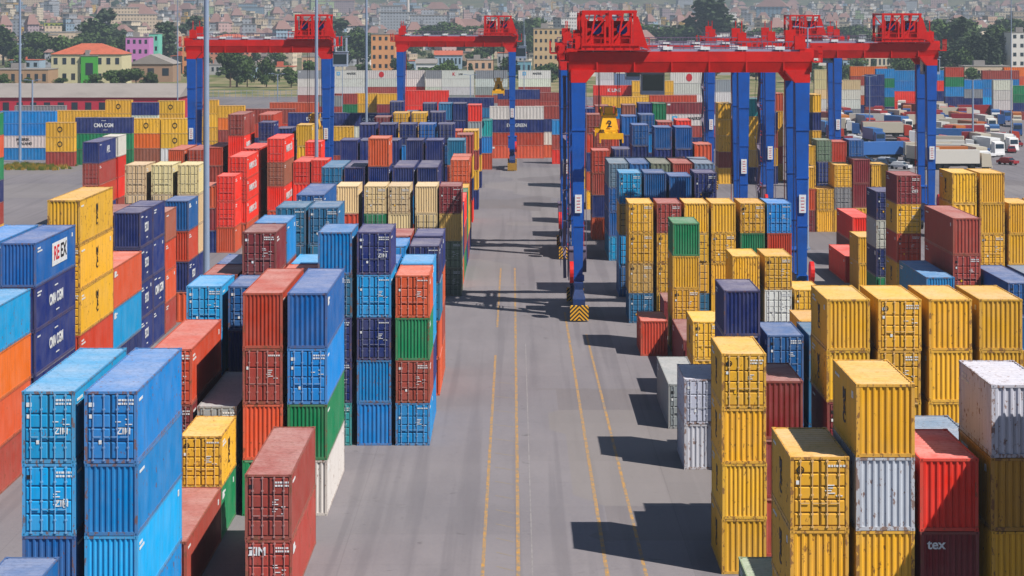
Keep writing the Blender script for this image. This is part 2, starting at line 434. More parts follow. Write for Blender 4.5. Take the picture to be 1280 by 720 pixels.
def decal(root, code, L, side, hs):
    s2 = side
    if code == 'cma':
        on_side(root, text_mesh('CMA CGM', .95, M['white'], .03, .95), s2, 0, 1.4, L)
        on_side(root, plate(-.5, .5, -.04, .04, M['white'], 'sw'), s2, 0, 2.25, L, name='swoosh')
        on_side(root, plate(-.5, .5, -.04, .04, M['white'], 'sw'), s2, .4, .6, L, name='swoosh')
    elif code == 'eci':
        on_side(root, text_mesh('ECU', .95, M['white'], .03, .95), s2, 0, 1.4, L)
        on_side(root, plate(-.3, .3, -.05, .05, M['white'], 'sw2'), s2, -.1, 2.2, L, name='swoosh')
        on_side(root, plate(-.3, .3, -.05, .05, M['white'], 'sw2'), s2, .2, .6, L, name='swoosh')
    elif code == 'box':
        on_side(root, plate(-2.3, 2.3, -.75, .75, M['white'], 'bx'), s2, 1.0, 1.5, L, name='sign_panel')
        o = on_side(root, text_mesh('RE', 1.3, M['redl'], .03, 1.2), s2, .0, 1.5, L)
        o2 = on_side(root, text_mesh('EX', 1.3, M['black'], .03, 1.2), s2, 2.15, 1.5, L)
        for q in (o, o2): q.location.x += .01*side
    elif code == 'msc':
        on_side(root, text_mesh('MSC', .62, M['black'], .02, 1.6, True), s2, 0, 1.45, L)
    elif code == 'mscd':
        on_side(root, ring_mesh(.15, M['black']), 'f', -.74, 2.3, L, name='emblem')
        on_side(root, ring_mesh(.07, M['black']), 'f', -.74, 2.3, L, name='emblem')
    elif code == 'mk':
        on_side(root, text_mesh('MAERSK', 1.0, M['black'], .02, .95), s2, 1.0, 1.7, L); star(root, s2, -3.9, 1.7, L, .62)
    elif code == 'mk2':
        on_side(root, text_mesh('MAERSK', .85, M['black'], .02, .95), s2, -1.0, 1.9, L)
        on_side(root, text_mesh('SEALAND', .8, M['black'], .02, .95), s2, -.6, .95, L)
    elif code == 'hs':
        on_side(root, text_mesh('HAMBURG SÜD', 1.15, M['white'], .02, .95), s2, 0, 1.4, L)
    elif code == 'apl':
        on_side(root, text_mesh('APL', 1.3, M['white'], .03, 1.1), s2, .5, 1.5, L); 
    elif code == 'sm':
        on_side(root, plate(-.35, .35, -.2, .2, M['white'], 'sp'), s2, -L/2+.8, 2.3, L, name='sign_panel')
    elif code == 'zn':
        on_side(root, text_mesh('ZIM', .5, M['white'], .012, 1), 'f', -.55, 2.3, L)
    elif code == 'tex':
        on_side(root, text_mesh('tex', .52, M['white'], .012, 1), 'f', -.52, 2.3, L)
    elif code == 'kl':
        on_side(root, text_mesh('K', 1.6, M['redl'], .04, 1), s2, -1.6, 1.5, L)
        on_side(root, text_mesh('LINE', .8, M['black'], .02, 1), s2, 1, 1.5, L)
    elif code == 'red':
        on_side(root, text_mesh('K LINE', 1.3, M['white'], .03, 1), s2, 0, 1.4, L)
    elif code == 'msl':
        on_side(root, ring_mesh(.55, M['black']), s2, 0, 1.45, L, name='emblem')
    elif code == 'dot':
        key = 'dot'
        if key not in TXT:
            b = MB(); n = 14; k = [(1.0*math.cos(2*math.pi*i/n), 1.0*math.sin(2*math.pi*i/n), .004) for i in range(n)]
            for i in range(n): b.tri((0, 0, .004), k[i], k[(i+1) % n])
            TXT[key] = b.mesh('emblem', [M['redl']])
        on_side(root, TXT[key], s2, 0, 1.4, L, name='emblem')
    elif code == 'ev':
        on_side(root, text_mesh('EVERGREEN', 1.0, M['white'], .02, .85), s2, 0, 1.5, L)
    elif code == 'dw':
        on_side(root, text_mesh('ZIM', .36, M['white'], .004, 1), 'f', .55, 1.25, L)
PAL = {  # code: (name, srgb, rust)
 'ye': ('yellow', (232, 176, 44), .5), 'ta': ('tan yellow', (200, 160, 84), .45), 'ol': ('olive', (204, 154, 50), .5),
 'bl': ('bright blue', (0, 128, 200), .45), 'db': ('dark blue', (8, 88, 156), .3), 'na': ('navy', (20, 42, 108), .25),
 'cy': ('sky blue', (0, 154, 214), .4), 'te': ('teal', (18, 104, 146), .35), 'tq': ('turquoise', (20, 160, 160), .3),
 'rr': ('red', (190, 62, 34), .3), 'br': ('brick red', (158, 62, 52), .45), 'or': ('orange', (204, 84, 46), .35),
 'ma': ('maroon', (128, 40, 48), .3), 'rd': ('bright red', (236, 46, 26), .2), 'gr': ('green', (8, 124, 76), .3),
 'be': ('beige', (222, 196, 146), .35), 'wh': ('white', (218, 216, 208), .45), 'rw': ('rust-streaked white', (186, 192, 200), 1.15),
 'gy': ('grey', (142, 148, 150), .35), 'gg': ('grey-green', (106, 122, 100), .5), 'wn': ('brown', (150, 84, 66), .4),
 'pg': ('pale green', (128, 164, 132), .4), 'oj': ('vivid orange', (236, 112, 30), .25), 'bg': ('blue-grey', (100, 126, 156), .4),
}
STK = []      # dicts
def stack(block, xl, ytop, yb, n, L, cols, side=None, X=None):
    s = S(yb); x0 = (xl-VX)/s if X is None else X; d = F_PX/s; h = (yb-ytop)/s/n
    STK.append(dict(b=block, x=x0, d=d, n=n, L=L20 if L == 20 else L40, h=h, c=cols.split(), rot=0))
def wst(block, X, d, n, L, cols, h=2.8):                # same, given in metres
    STK.append(dict(b=block, x=X, d=d, n=n, L=L20 if L == 20 else L40, h=h, c=cols.split(), rot=0))
def fst(block, xl, ytop, yb, n, L, cols):               # stacks lying across, long side towards the aisle mouth
    s = S(yb); STK.append(dict(b=block, x=(xl-VX)/s, d=F_PX/s, n=n, L=L20 if L == 20 else L40, h=(yb-ytop)/s/n, c=cols.split(), rot=1))
# --- left block (between the second aisle and the road)
Lb = 'left'
wst(Lb, -21.15, 77.3, 2, 40, 'db.e db.e', 2.8)
stack(Lb, 27, 489, 851, 4, 40, 'cy.d/dw cy.d/dw db.e bl.e')
stack(Lb, 105, 489, 851, 4, 40, 'bl.d/dw bl.e cy.e bl.e')
stack(Lb, 168, 686, 763, 1, 40, 'br.e')
stack(Lb, 224, 546, 677, 2, 20, 'ye.d/mscd/msc gr.e/sm')
stack(Lb, 306, 593, 757, 2, 40, 'br.d br.d/zn/sm')
stack(Lb, 359, 366, 645, 4, 40, 'db.e/sm bl.d gr.e wh.e')
stack(Lb, 303, 366, 645, 4, 40, 'rr.e br.d or.e gr.e')
wst(Lb, -17.95, 121.4, 2, 40, 'gy.d db.e', 3.05)
wst(Lb, -20.45, 121.4, 3, 40, 'rr.d ma.d br.e', 3.12)
stack(Lb, 233, 357.5, 581, 4, 20, 'cy.d cy.d db.e br.e')
stack(Lb, 285, 357.5, 581, 4, 20, 'db.d na.e bl.e br.e')
stack(Lb, 254, 343, 557, 4, 20, 'br.e bl.e na.e or.e')
stack(Lb, 302.5, 290, 557, 5, 20, 'ma.d rr.e bl.e na.e or.e')
stack(Lb, 350, 343, 557, 4, 20, 'or.e bl.e na.e gr.e')
stack(Lb, 397, 290, 557, 5, 20, 'bl.e te.d na.d na.d tq.d')
stack(Lb, 446, 290, 557, 5, 20, 'na.d/dw cy.d na.d bl.e bl.e')
stack(Lb, 494.5, 344, 557, 4, 20, 'or.d gr.e br.d bl.d')
for X, n, c in ((-20.45, 4, 'db.e br.e or.e bl.e'), (-17.9, 5, 'bl.e br.e na.e bl.e gr.e'), (-15.4, 4, 'cy.e na.e br.e bl.e'), (-12.95, 4, 'te.e bl.e na.e or.e'), (-10.4, 4, 'bl.e na.e cy.e br.e'), (-7.9, 4, 'cy.e cy.e na.e bl.e')):
    wst(Lb, X, 147.8, n, 20, c)
wst(Lb, -17.9, 161, 5, 20, 'te.d te.d na.e bl.e br.e', 2.78); wst(Lb, -15.5, 161, 5, 20, 'te.d te.d db.e br.e na.e', 2.78)
wst(Lb, -12.95, 161, 4, 20, 'bl.e na.e br.e bl.e'); wst(Lb, -10.4, 160.2, 4, 20, 'bl.d na.e cy.e br.e', 2.78); wst(Lb, -7.9, 160.2, 4, 20, 'na.d te.d or.e or.e', 2.78)
wst(Lb, -10.4, 167, 4, 20, 'br.e na.e bl.e or.e'); wst(Lb, -7.9, 167, 4, 20, 'na.e or.e br.e or.e')
wst(Lb, -17.7, 174, 5, 40, 'db.d na.e bl.e br.e na.e', 2.76)
stack(Lb, 420, 232.5, 370, 4, 20, 'be.e rr.e be.e na.e')
stack(Lb, 455, 232.5, 370, 4, 20, 'be.d gr.d bl.e na.e')
stack(Lb, 485, 232.5, 370, 4, 20, 'be.d be.e br.e na.e')
stack(Lb, 519, 232.5, 370, 4, 20, 'be.e be.d bl.e rr.e')
stack(Lb, 549, 232.5, 370, 4, 20, 'ma.d ta.e gg.d gg.d')
stack(Lb, 402, 209, 351, 4, 40, 'te.d na.e br.e bl.e')
stack(Lb, 430, 209, 351, 4, 40, 'na.e na.e bl.e br.e')
STK.append(dict(b=Lb, x=(460-VX)/S(351), d=F_PX/S(351), n=5, L=L20, h=3.05, c='or.e na.e na.e bl.e br.e'.split(), rot=0))
stack(Lb, 491, 209, 351, 4, 40, 'na.e bl.e br.e na.e')
stack(Lb, 521, 209, 351, 4, 40, 'na.e br.e na.e bl.e')
wst(Lb, -7.8, 225.5, 3, 20, 'na.e na.e or.e'); wst(Lb, -7.8, 232.2, 3, 40, 'rd.e br.e gr.e')
wst(Lb, -7.8, 245, 3, 20, 'gr.e gr.e na.e'); wst(Lb, -7.8, 251.5, 3, 20, 'ye.e ye.e br.e'); wst(Lb, -7.8, 258, 4, 20, 'or.d br.e ye.e na.e'); wst(Lb, -7.8, 264.5, 4, 20, 'or.d rd.e ye.e na.e')
for xl, c in ((425, 'na.e na.e bl.e br.e'), (450, 'na.e te.e na.e na.e'), (477, 'na.e na.e br.e bl.e'), (507, 'na.e bl.e na.e br.e'), (532, 'na.e na.e ye.e na.e')):
    stack(Lb, xl, 175, 300, 4, 20, c)
stack(Lb, 559, 175, 300, 4, 20, 'te.e or.d ye.e na.e')
for xl, c in ((449, 'na.e na.e te.e br.e na.e'), (474, 'na.e te.d na.e br.e na.e'), (499, 'na.d bl.e na.e na.e or.e'), (523, 'db.d na.e ye.e te.e na.e'), (547, 'na.d db.d na.e br.e ye.e')):
    stack(Lb, xl, 155, 285, 5, 20, c)
stack(Lb, 571, 168, 278, 4, 20, 'br.e ye.e na.e rd.e')
for xl, n, yt, c in ((468, 4, 146, 'ma.d br.e na.e ye.e'), (491, 5, 141, 'ye.d ye.e na.e te.e br.e'), (514, 5, 141, 'ye.d ye.e br.e na.e ye.e'), (537, 5, 140, 'na.d bl.e na.e br.e ye.e'), (558, 4, 163, 'or.e na.e ye.e te.e'), (579, 4, 163, 'ye.e br.e ye.e na.e')):
    stack(Lb, xl, yt, 262, n, 20, c)
for xl, n, yt, c in ((487, 5, 127, 'na.d bl.e na.e br.e ye.e'), (508, 4, 139, 'na.e ye.e na.e br.e'), (528, 5, 129, 'na.d bl.e ye.e br.e te.e'), (548, 5, 129, 'te.e na.e bl.e na.e ye.e'), (566, 5, 129, 'na.e na.e br.e te.e na.e'), (585, 5, 131, 'rd.e gy.e na.e ye.e na.e')):
    stack(Lb, xl, yt, 235, n, 20, c)
stack(Lb, 600, 150, 212, 3, 20, 'tq.e bl.e or.e'); stack(Lb, 583, 131, 215, 4, 20, 'na.e na.e te.e br.e')
stack(Lb, 563, 131, 215, 4, 20, 'na.e te.e na.e br.e')
# --- far left block
A = 'outer left'
wst(A, -32.5, 122.5, 4, 40, 'cy.e/sm oj.e or.e br.e', 2.78)
wst(A, -32.3, 135.2, 5, 40, 'db.e/box na.e/cma na.e/cma na.e/cma na.e/cma', 2.78)
wst(A, -34.85, 135.2, 5, 40, 'bl.e db.e na.e br.e na.e', 2.78)
wst(A, -32.15, 148.2, 5, 40, 'ye.e/msc ye.d/msc ye.d/msc rr.e ye.e', 3.1)
wst(A, -32.25, 161, 3, 40, 'or.e/sm cy.e/sm na.e', 3.12)
wst(A, -33.35, 179, 4, 20, 'na.e/eci na.e/eci na.e/eci na.e/eci', 2.98); wst(A, -33.35, 185.3, 4, 20, 'na.e na.e na.e/cma na.e', 2.98)
wst(A, -35.9, 179, 4, 40, 'br.e rr.e na.e br.e', 2.9)
wst(A, -33.35, 191.7, 4, 20, 'wn.e rr.e or.e br.e', 2.7)
stack(A, 205.5, 251, 403, 4, 20, 'db.e/sm rr.e na.e/eci or.e')
stack(A, 156, 206, 354, 4, 20, 'be.d be.d na.e be.e'); stack(A, 189, 206, 354, 4, 20, 'be.d be.d br.e be.e'); stack(A, 222, 206, 354, 4, 20, 'be.d be.e be.d na.e')
stack(A, 103, 177.5, 285, 4, 40, 'na.e/apl br.d rr.e na.e'); wst(A, -58.1, 303.5, 4, 20, 'wh.e/mk2 rd.e rd.e br.e', 2.9)
wst(A, -65.6, 255, 6, 40, 'gr.e or.e gr.e na.e br.e ye.e', 2.75); 
wst(A, -45.2, 214, 1, 20, 'db.e'); wst(A, -62, 236, 1, 20, 'bl.e')
stack(A, 270, 220, 316, 3, 20, 'rd.d rd.d or.e'); stack(A, 286, 196, 307, 4, 40, 'rd.d/hs rd.d/hs rd.e/hs or.e'); 
wst(A, -35.6, 282, 4, 40, 'rd.e rd.e rd.e or.e', 2.8); wst(A, -35.5, 295, 3, 40, 'rd.e rd.e or.e', 2.8); wst(A, -29.6, 300, 4, 20, 'rd.d rr.e rd.e or.e', 2.7)
stack(A, 247, 232, 316, 3, 20, 'or.e ma.e na.e')
stack(A, 285, 143, 276, 5, 40, 'br.d rd.e/hs rd.e br.e or.e')
stack(A, 334, 173, 293, 4, 40, 'rd.d/hs wn.d rd.e/hs or.e')
stack(A, 366, 202, 284, 3, 40, 'rd.d rd.e na.e'); stack(A, 389, 200, 284, 3, 20, 'rd.d br.e ye.e')
stack(A, 310, 158, 280, 5, 20, 'na.d te.d na.e na.e br.e')
stack(A, 323, 143, 262, 5, 40, 'rr.d na.e na.e br.e na.e'); stack(A, 346, 160, 262, 4, 20, 'na.e na.e br.e ye.e')
stack(A, 371, 156, 262, 4, 20, 'ye.e ye.e na.e br.e')
stack(A, 210, 187, 276, 4, 40, 'or.e rr.e br.e na.e'); stack(A, 234, 187, 276, 4, 40, 'rr.d or.e na.e br.e'); stack(A, 258, 184, 276, 4, 40, 'rr.e br.e or.e na.e')
# --- stacks lying across at the back of the left yard
B = 'back left'
fst(B, 0, 139, 200, 4, 40, 'bl bl wh/mk2 bl'); fst(B, 57, 153, 208, 3, 20, 'ye/msl ye/msl br'); fst(B, 94, 147, 206, 3, 40, 'na/cma gr gr')
fst(B, 165, 148, 204, 3, 20, 'ye/msl oj wn'); fst(B, 201, 148, 204, 3, 20, 'ye/msl ye/msl wh')
fst(B, 70, 138, 190, 3, 40, 'ye ye br'); fst(B, 133, 125, 192, 4, 20, 'ye/msl ye ye br'); fst(B, 163, 128, 192, 4, 20, 'na wh br ye'); fst(B, 197, 126, 190, 4, 20, 'ye/msl ye br ye')
fst(B, 240, 125, 193, 4, 20, 'ye/msl ye ye ye'); fst(B, 272, 132, 193, 4, 20, 'ye/msl oj br na'); fst(B, 18, 132, 186, 3, 40, 'gy bl wh')
fst(B, 304, 136, 190, 3, 40, 'br rr na')
D = 'back centre'
fst(D, 612, 133, 198, 4, 40, 'wh na/ev rr or/sm'); fst(D, 668, 133, 198, 4, 40, 'br na/ev wh or/sm')
fst(D, 360, 141, 208, 4, 40, 'na/ev ye na br'); fst(D, 428, 142, 208, 4, 40, 'na/cma wh rd na'); fst(D, 405, 158, 212, 3, 20, 'ye na br')
fst(D, 337, 128, 180, 3, 40, 'or br na'); fst(D, 398, 120, 172, 4, 20, 'gy br gy na'); fst(D, 418, 117, 170, 4, 20, 'br gr na ye'); fst(D, 443, 117, 170, 4, 20, 'ye ye br na'); fst(D, 471, 117, 170, 4, 20, 'ye ma ye br')
fst(D, 505, 113, 168, 3, 40, 'rd rd or'); fst(D, 560, 122, 172, 4, 40, 'na te na br'); fst(D, 622, 112, 160, 4, 40, 'na br br na'); fst(D, 668, 116, 160, 4, 40, 'br br ye na')
for i, c in enumerate(['gy/sm wh wh br', 'wh/mk wh wh ye', 'wh/dot wh br wh', 'wh/kl wh rd br', 'gy wh wh na', 'wh/kl wh/sm wh gy', 'gy wh gy br', 'wh/mk wh br rr']):
    fst(D, [372, 416, 456, 490, 532, 552, 594, 648][i], 88, 129, 4, 20 if i in (4,) else 40, c)
fst(D, 745, 86, 140, 4, 20, 'wh wh rd br'); fst(D, 768, 92, 150, 4, 40, 'bg gy te br'); fst(D, 790, 101, 158, 4, 40, 'ye/msl ye br rr'); fst(D, 742, 107, 158, 4, 40, 'rd/red br or na')
fst(D, 838, 90, 145, 4, 40, 'wh/dot wh wh rr'); fst(D, 812, 119, 176, 4, 40, 'rr te br na'); fst(D, 832, 128, 186, 4, 40, 'ma/sm wh/mk br na'); fst(D, 752, 121, 176, 4, 40, 'ye bl br na'); fst(D, 880, 100, 145, 3, 40, 'gy wh bl')
fst(D, 690, 150, 205, 3, 20, 'bl br rd'); fst(D, 705, 133, 190, 4, 40, 'rd br na or')
# --- right block
Rb = 'right'
wst(Rb, 19.8, 75.2, 5, 20, 'ye.e ye.e br.e bl.e ye.e', 2.98)
stack(Rb, 941, 738, 810, 1, 20, 'pg.e')
stack(Rb, 905, 442, 718, 4, 20, 'ye.d/mscd/msc ye.e/msc ye.e/msc ye.e/msc')
stack(Rb, 988, 571, 939, 4, 20, 'ye.d/mscd/msc ye.e/msc ye.e ye.e')
stack(Rb, 1070, 480, 939, 5, 20, 'ye.e/msc rw.e ye.e ye.e br.e')
stack(Rb, 1150, 573, 939, 4, 20, 'rd.e ma.e/tex br.e na.e')
stack(Rb, 1239, 481, 939, 5, 20, 'rw.e ol.e ye.e ye.e na.e')
wst(Rb, 15.4, 95, 3, 20, 'bg.e ye.e ma.e', 3.12); wst(Rb, 17.95, 95, 3, 20, 'bg.e ye.e na.e', 3.12); wst(Rb, 20.5, 95, 3, 20, 'gy.e bl.e na.e', 3.0)
stack(Rb, 1033.5, 374, 696, 5, 20, 'ye.e/msc ye.e/msc ma.d ye.e ye.e'); stack(Rb, 1097.5, 374, 696, 5, 20, 'ye.d/mscd/msc ye.d ye.e ye.e br.e'); stack(Rb, 1161, 374, 696, 5, 20, 'ye.e ye.e ye.e br.e ye.e'); stack(Rb, 1224.5, 374, 696, 5, 20, 'ye.e ye.e ye.e ye.e na.e')
stack(Rb, 947, 476, 696, 3, 20, 'ma.e ma.e br.e')
stack(Rb, 959, 419, 589, 3, 20, 'db.d bl.e na.e'); stack(Rb, 1011, 419, 589, 3, 20, 'te.e te.e bl.e'); stack(Rb, 855, 474, 587, 2, 20, 'rw.d rw.e'); stack(Rb, 904.5, 363, 590, 4, 20, 'na.e na.e bl.e br.e')
stack(Rb, 835, 480, 536, 1, 40, 'gy.d')
stack(Rb, 866, 402, 497, 2, 20, 'ye.d/mscd/msc ye.e'); wst(Rb, 21.0, 160, 2, 20, 'ye.e ye.e')
wst(Rb, 12.95, 167, 1, 40, 'ma.e', 3.1); stack(Rb, 801, 401, 445, 1, 20, 'rr.e')
stack(Rb, 841, 279, 443, 4, 20, 'gr.e ye.e ye.d/mscd ye.d/mscd')
stack(Rb, 915.5, 320, 447, 3, 20, 'ye.e ye.e ye.e'); stack(Rb, 956, 320, 447, 3, 20, 'ye.d/mscd wh.d ye.e'); stack(Rb, 993, 362, 447, 2, 20, 'ye.d/mscd ye.e')
stack(Rb, 830, 376, 420, 1, 20, 'ma.e')
stack(Rb, 786, 254, 404, 4, 20, 'ye.d/mscd ye.d/mscd ta.d/mscd te.d'); stack(Rb, 821, 254, 404, 4, 20, 'br.d ye.d/mscd ye.d/mscd ye.d'); stack(Rb, 855.5, 254, 404, 4, 20, 'ye.e ye.d ye.d te.d')
stack(Rb, 889, 254, 404, 4, 20, 'ye.e ye.d/mscd ye.e ye.e'); stack(Rb, 925.5, 254, 404, 4, 20, 'ye.d/mscd gr.e ye.e ye.e'); stack(Rb, 959, 254, 404, 4, 20, 'bl.d rr.e ye.e ye.e')
stack(Rb, 774, 216, 371, 4, 20, 'cy.d ta.d cy.d db.d'); stack(Rb, 805, 216, 371, 4, 20, 'db.e br.d ye.e na.e'); stack(Rb, 836.5, 220, 371, 4, 20, 'db.e ye.e ye.e na.e'); stack(Rb, 868, 216, 371, 4, 20, 'na.d ye.e ye.e br.e')
stack(Rb, 761, 204, 326, 4, 40, 'bg.d db.d db.e cy.d'); stack(Rb, 787, 204, 326, 4, 40, 'db.e br.e ye.e na.e'); stack(Rb, 814, 204, 326, 4, 40, 'gg.e ye.e na.e br.e'); stack(Rb, 841, 204, 326, 4, 40, 'br.e na.e ye.e ye.e'); stack(Rb, 868, 204, 326, 4, 40, 'bg.e na.e br.e ye.e')
stack(Rb, 766, 186, 300, 4, 20, 'na.d db.e na.e br.e'); 
stack(Rb, 740, 188, 300, 4, 20, 'rr.d br.e na.e or.e')
stack(Rb, 818, 159, 294, 5, 20, 'db.e na.e br.e ye.e na.e'); stack(Rb, 844, 159, 294, 5, 20, 'db.e na.e ye.e br.e na.e'); stack(Rb, 790, 156, 286, 5, 20, 'db.d na.e db.e br.e ye.e')
stack(Rb, 743, 165, 282, 4, 20, 'br.d rr.d na.e br.e'); stack(Rb, 868, 180, 294, 4, 20, 'or.e na.e ye.e br.e')
for xl, n, yt, c in ((733, 5, 143, 'br.d rr.e na.e or.e ye.e'), (777, 5, 145, 'db.e/sm na.e br.e ye.e na.e'), (799, 5, 143, 'db.d bl.e na.e br.e ye.e'), (755, 4, 158, 'rr.e na.e br.e ye.e'), (822, 4, 152, 'br.e rd.e na.e ye.e'), (845, 4, 150, 'rd.e na.e ye.e br.e')):
    stack(Rb, xl, yt, 262, n, 20, c)
for xl, n, yt, c in ((727, 4, 135, 'na.e br.e or.e ye.e'), (744, 4, 132, 'br.e na.e br.e ye.e'), (778, 5, 131, 'wn.e na.e br.e te.e ye.e'), (798, 5, 129, 'na.e db.e br.e na.e ye.e'), (816, 5, 129, 'gr.e gr.e na.e br.e ye.e')):
    stack(Rb, xl, yt, 236, n, 20, c)
# --- outer right block
Q = 'outer right'
stack(Q, 1191, 272.5, 457, 4, 40, 'br.e br.d na.e ye.e'); wst(Q, 32.5, 171, 3, 40, 'bl.e na.e br.e', 2.5); wst(Q, 37.75, 165.6, 3, 40, 'db.d bl.e ye.e', 2.57); wst(Q, 40.4, 165.6, 3, 40, 'bg.d bl.e na.e', 2.57)
stack(Q, 1190, 216, 408, 5, 20, 'ye.e/msc ye.e ye.e ye.e br.e'); stack(Q, 1225, 216, 408, 5, 20, 'ye.e ye.e ye.d/mscd ye.e na.e'); stack(Q, 1261, 254, 408, 4, 20, 'ye.e ye.e ye.e br.e'); stack(Q, 1297, 254, 408, 4, 20, 'ye.e br.e ye.e na.e')
stack(Q, 1121, 219, 401, 5, 20, 'ma.d/dw ye.d/mscd/msc rr.d ye.e/msc ye.e')
wst(Q, 35.2, 211, 4, 20, 'na.d wh.d na.d/sm gr.d', 2.78); wst(Q, 35.2, 222, 2, 20, 'ye.e ye.e'); wst(Q, 34.9, 229, 1, 40, 'rd.e', 2.85); wst(Q, 38, 244, 2, 40, 'rd.e ma.e')
stack(Q, 998, 209, 290, 3, 20, 'ye.e or.e ma.d'); stack(Q, 1021, 236, 290, 2, 20, 'ye.d ye.e'); stack(Q, 1043, 206, 290, 3, 20, 'ye.d gy.d ye.e'); stack(Q, 1066, 199, 290, 3, 20, 'ma.e ma.e ye.e'); stack(Q, 1089, 206, 290, 3, 20, 'ye.e ye.e ma.e')
stack(Q, 1021, 175, 256, 3, 20, 'gg.d na.d na.e'); stack(Q, 1040, 177, 256, 3, 20, 'rr.e na.e ye.e'); stack(Q, 1061, 175, 256, 3, 20, 'db.d na.e br.e'); stack(Q, 1001, 182, 256, 3, 20, 'ye.e ye.e br.e')
for xl, n, yt, c in ((898, 5, 129, 'ye.e ye.e ye.e br.e ye.e'), (918, 4, 150, 'ma.e na.e rr.e ye.e'), (936, 5, 124, 'tq.e ye.e ye.e ta.e na.e'), (956, 4, 140, 'na.e br.e ye.e na.e'), (968, 5, 118, 'or.e ye.e ye.e rr.e ye.e'), (1010, 5, 118, 'ye.e na.e ye.e gy.e ye.e')):
    stack(Q, xl, yt, 230, n, 20, c)
fst(Q, 1018, 87, 148, 5, 20, 'be be be wh wh'); fst(Q, 1052, 100, 148, 4, 20, 'be wh wh gy')
G = 'back right'
fst(G, 1063, 83, 143, 5, 40, 'oj br wh or na'); fst(G, 1095, 86, 145, 5, 20, 'bl gr bl gr na'); fst(G, 1082, 93, 147, 4, 20, 'na na na br'); fst(G, 1118, 88, 140, 4, 40, 'bl bl rd rd')
fst(G, 1182, 84, 145, 5, 20, 'rr gr bl na bl'); fst(G, 1160, 88, 140, 4, 20, 'bl rd na br'); fst(G, 1228, 88, 143, 5, 40, 'br bl bl cy na'); fst(G, 1242, 100, 150, 4, 20, 'wh wh wh br'); fst(G, 1255, 84, 141, 5, 40, 'oj or or br na'); fst(G, 1266, 107, 150, 4, 20, 'gr gr na br')
fst(G, 1205, 100, 145, 4, 20, 'bl gy na gr')

# overlaps between stacks are nudged apart in depth
def foot(s):
    if s['rot']: return (s['x'], s['x']+s['L']*.9, s['d'], s['d']+W)
    return (s['x'], s['x']+W, s['d'], s['d']+s['L'])
STK.sort(key=lambda s: s['d'])
for _ in range(400):
    moved = False
    for i, a in enumerate(STK):
        fa = foot(a)
        for b in STK[i+1:]:
            fb = foot(b)
            if fb[2] > fa[3]+60: continue
            ox = min(fa[1], fb[1])-max(fa[0], fb[0]); oy = min(fa[3], fb[3])-max(fa[2], fb[2])
            if ox > -.04 and oy > -.04:
                if ox < .45 and not _ > 200:
                    s = 1 if fb[0]+fb[1] > fa[0]+fa[1] else -1; b['x'] += s*(ox+.05)/2; a['x'] -= s*(ox+.05)/2
                else:
                    if oy > 1.5 and _ == 0: print('overlap', a['b'], round(a['x'], 1), round(a['d'], 1), '|', b['b'], round(b['x'], 1), round(b['d'], 1), 'by', round(ox, 2), round(oy, 2))
                    b['d'] += oy+.06
                moved = True; fa = foot(a)
    if not moved: break
# rows and places for the labels
byb = {}
for s in STK: byb.setdefault(s['b'], []).append(s)
for b, l in byb.items():
    l.sort(key=lambda s: s['d']); row, last = 0, -99
    for s in l:
        if s['d']-last > (2.6 if not s['rot'] else 14): row += 1; last = s['d']
        s['row'] = row
    for r in range(1, row+1):
        rr_ = sorted([s for s in l if s['row'] == r], key=lambda s: s['x'])
        for k, s in enumerate(rr_): s['k'] = k+1; s['nk'] = len(rr_)
def tierword(i, n):     # i from the top
    if n == 1: return 'alone'
    if i == 0: return 'topmost'
    if i == n-1: return 'bottommost'
    return ORD[i+1]+' from top'
BLK = {'left': 'left block', 'outer left': 'far-left block', 'back left': 'back-left yard', 'back centre': 'back-centre yard',
       'right': 'right block', 'outer right': 'far-right block', 'back right': 'back-right yard'}
GRP = 'shipping containers stacked in the yard'
def side_marks(L, rr):
    b = MB(); x0 = -L/2+.5
    def rect(y0, y1, z0, z1, m=0): b.box(W/2-.03, W/2-.008, y0, y1, z0, z1, m)
    for i in range(rr.choice([1, 2])):
        y = x0+.1
        for k in range(rr.randint(6, 9)): wd = rr.uniform(.07, .12); rect(y, y+wd, 2.32-i*.2, 2.42-i*.2); y += wd+.05
    return b
def side_sticker(L, rr):
    b = MB(); y = L/2-rr.uniform(1, 1.6); b.box(W/2-.03, W/2-.008, y, y+.3, 2.1, 2.36, rr.choice([0, 2])); return b
STICK = {L: [side_sticker(L, random.Random(60+i)).mesh('sticker', [M['white'], M['black'], M['yellowl']]) for i in range(3)] for L in (L20, L40)}
SIDE = {L: [side_marks(L, random.Random(40+i)).mesh('side_lettering', [M['white'], M['black'], M['yellowl']]) for i in range(5)] for L in (L20, L40)}
PROTO = {}
def kid(name, me, par, col):
    o = link(name, me, par); o.color = col; return o
def make_container(L, door, detailed, col, seed):
    if not detailed:
        o = link('shipping_container', FAR[L, door]); o.color = col; return o
    root = link('shipping_container', None); root.empty_display_size = .5
    kid('body', MB_body[L, door][seed % 3], root, col); kid('frame', FR[L], root, col)
    for s in (-1, 1):
        dd = kid('door', LEAF[L, s, [0, 0, 1, 0, 2][seed % 5]], root, col)
        if not door: dd.rotation_euler = (0, 0, math.pi)
        if door:
            for k in (0, 1): kid('lock_rod', ROD[L, s, k], dd, col)
    if door and detailed > 1: kid('lettering', MARK[L][seed % 6], root, col)
    return root
import numpy as np
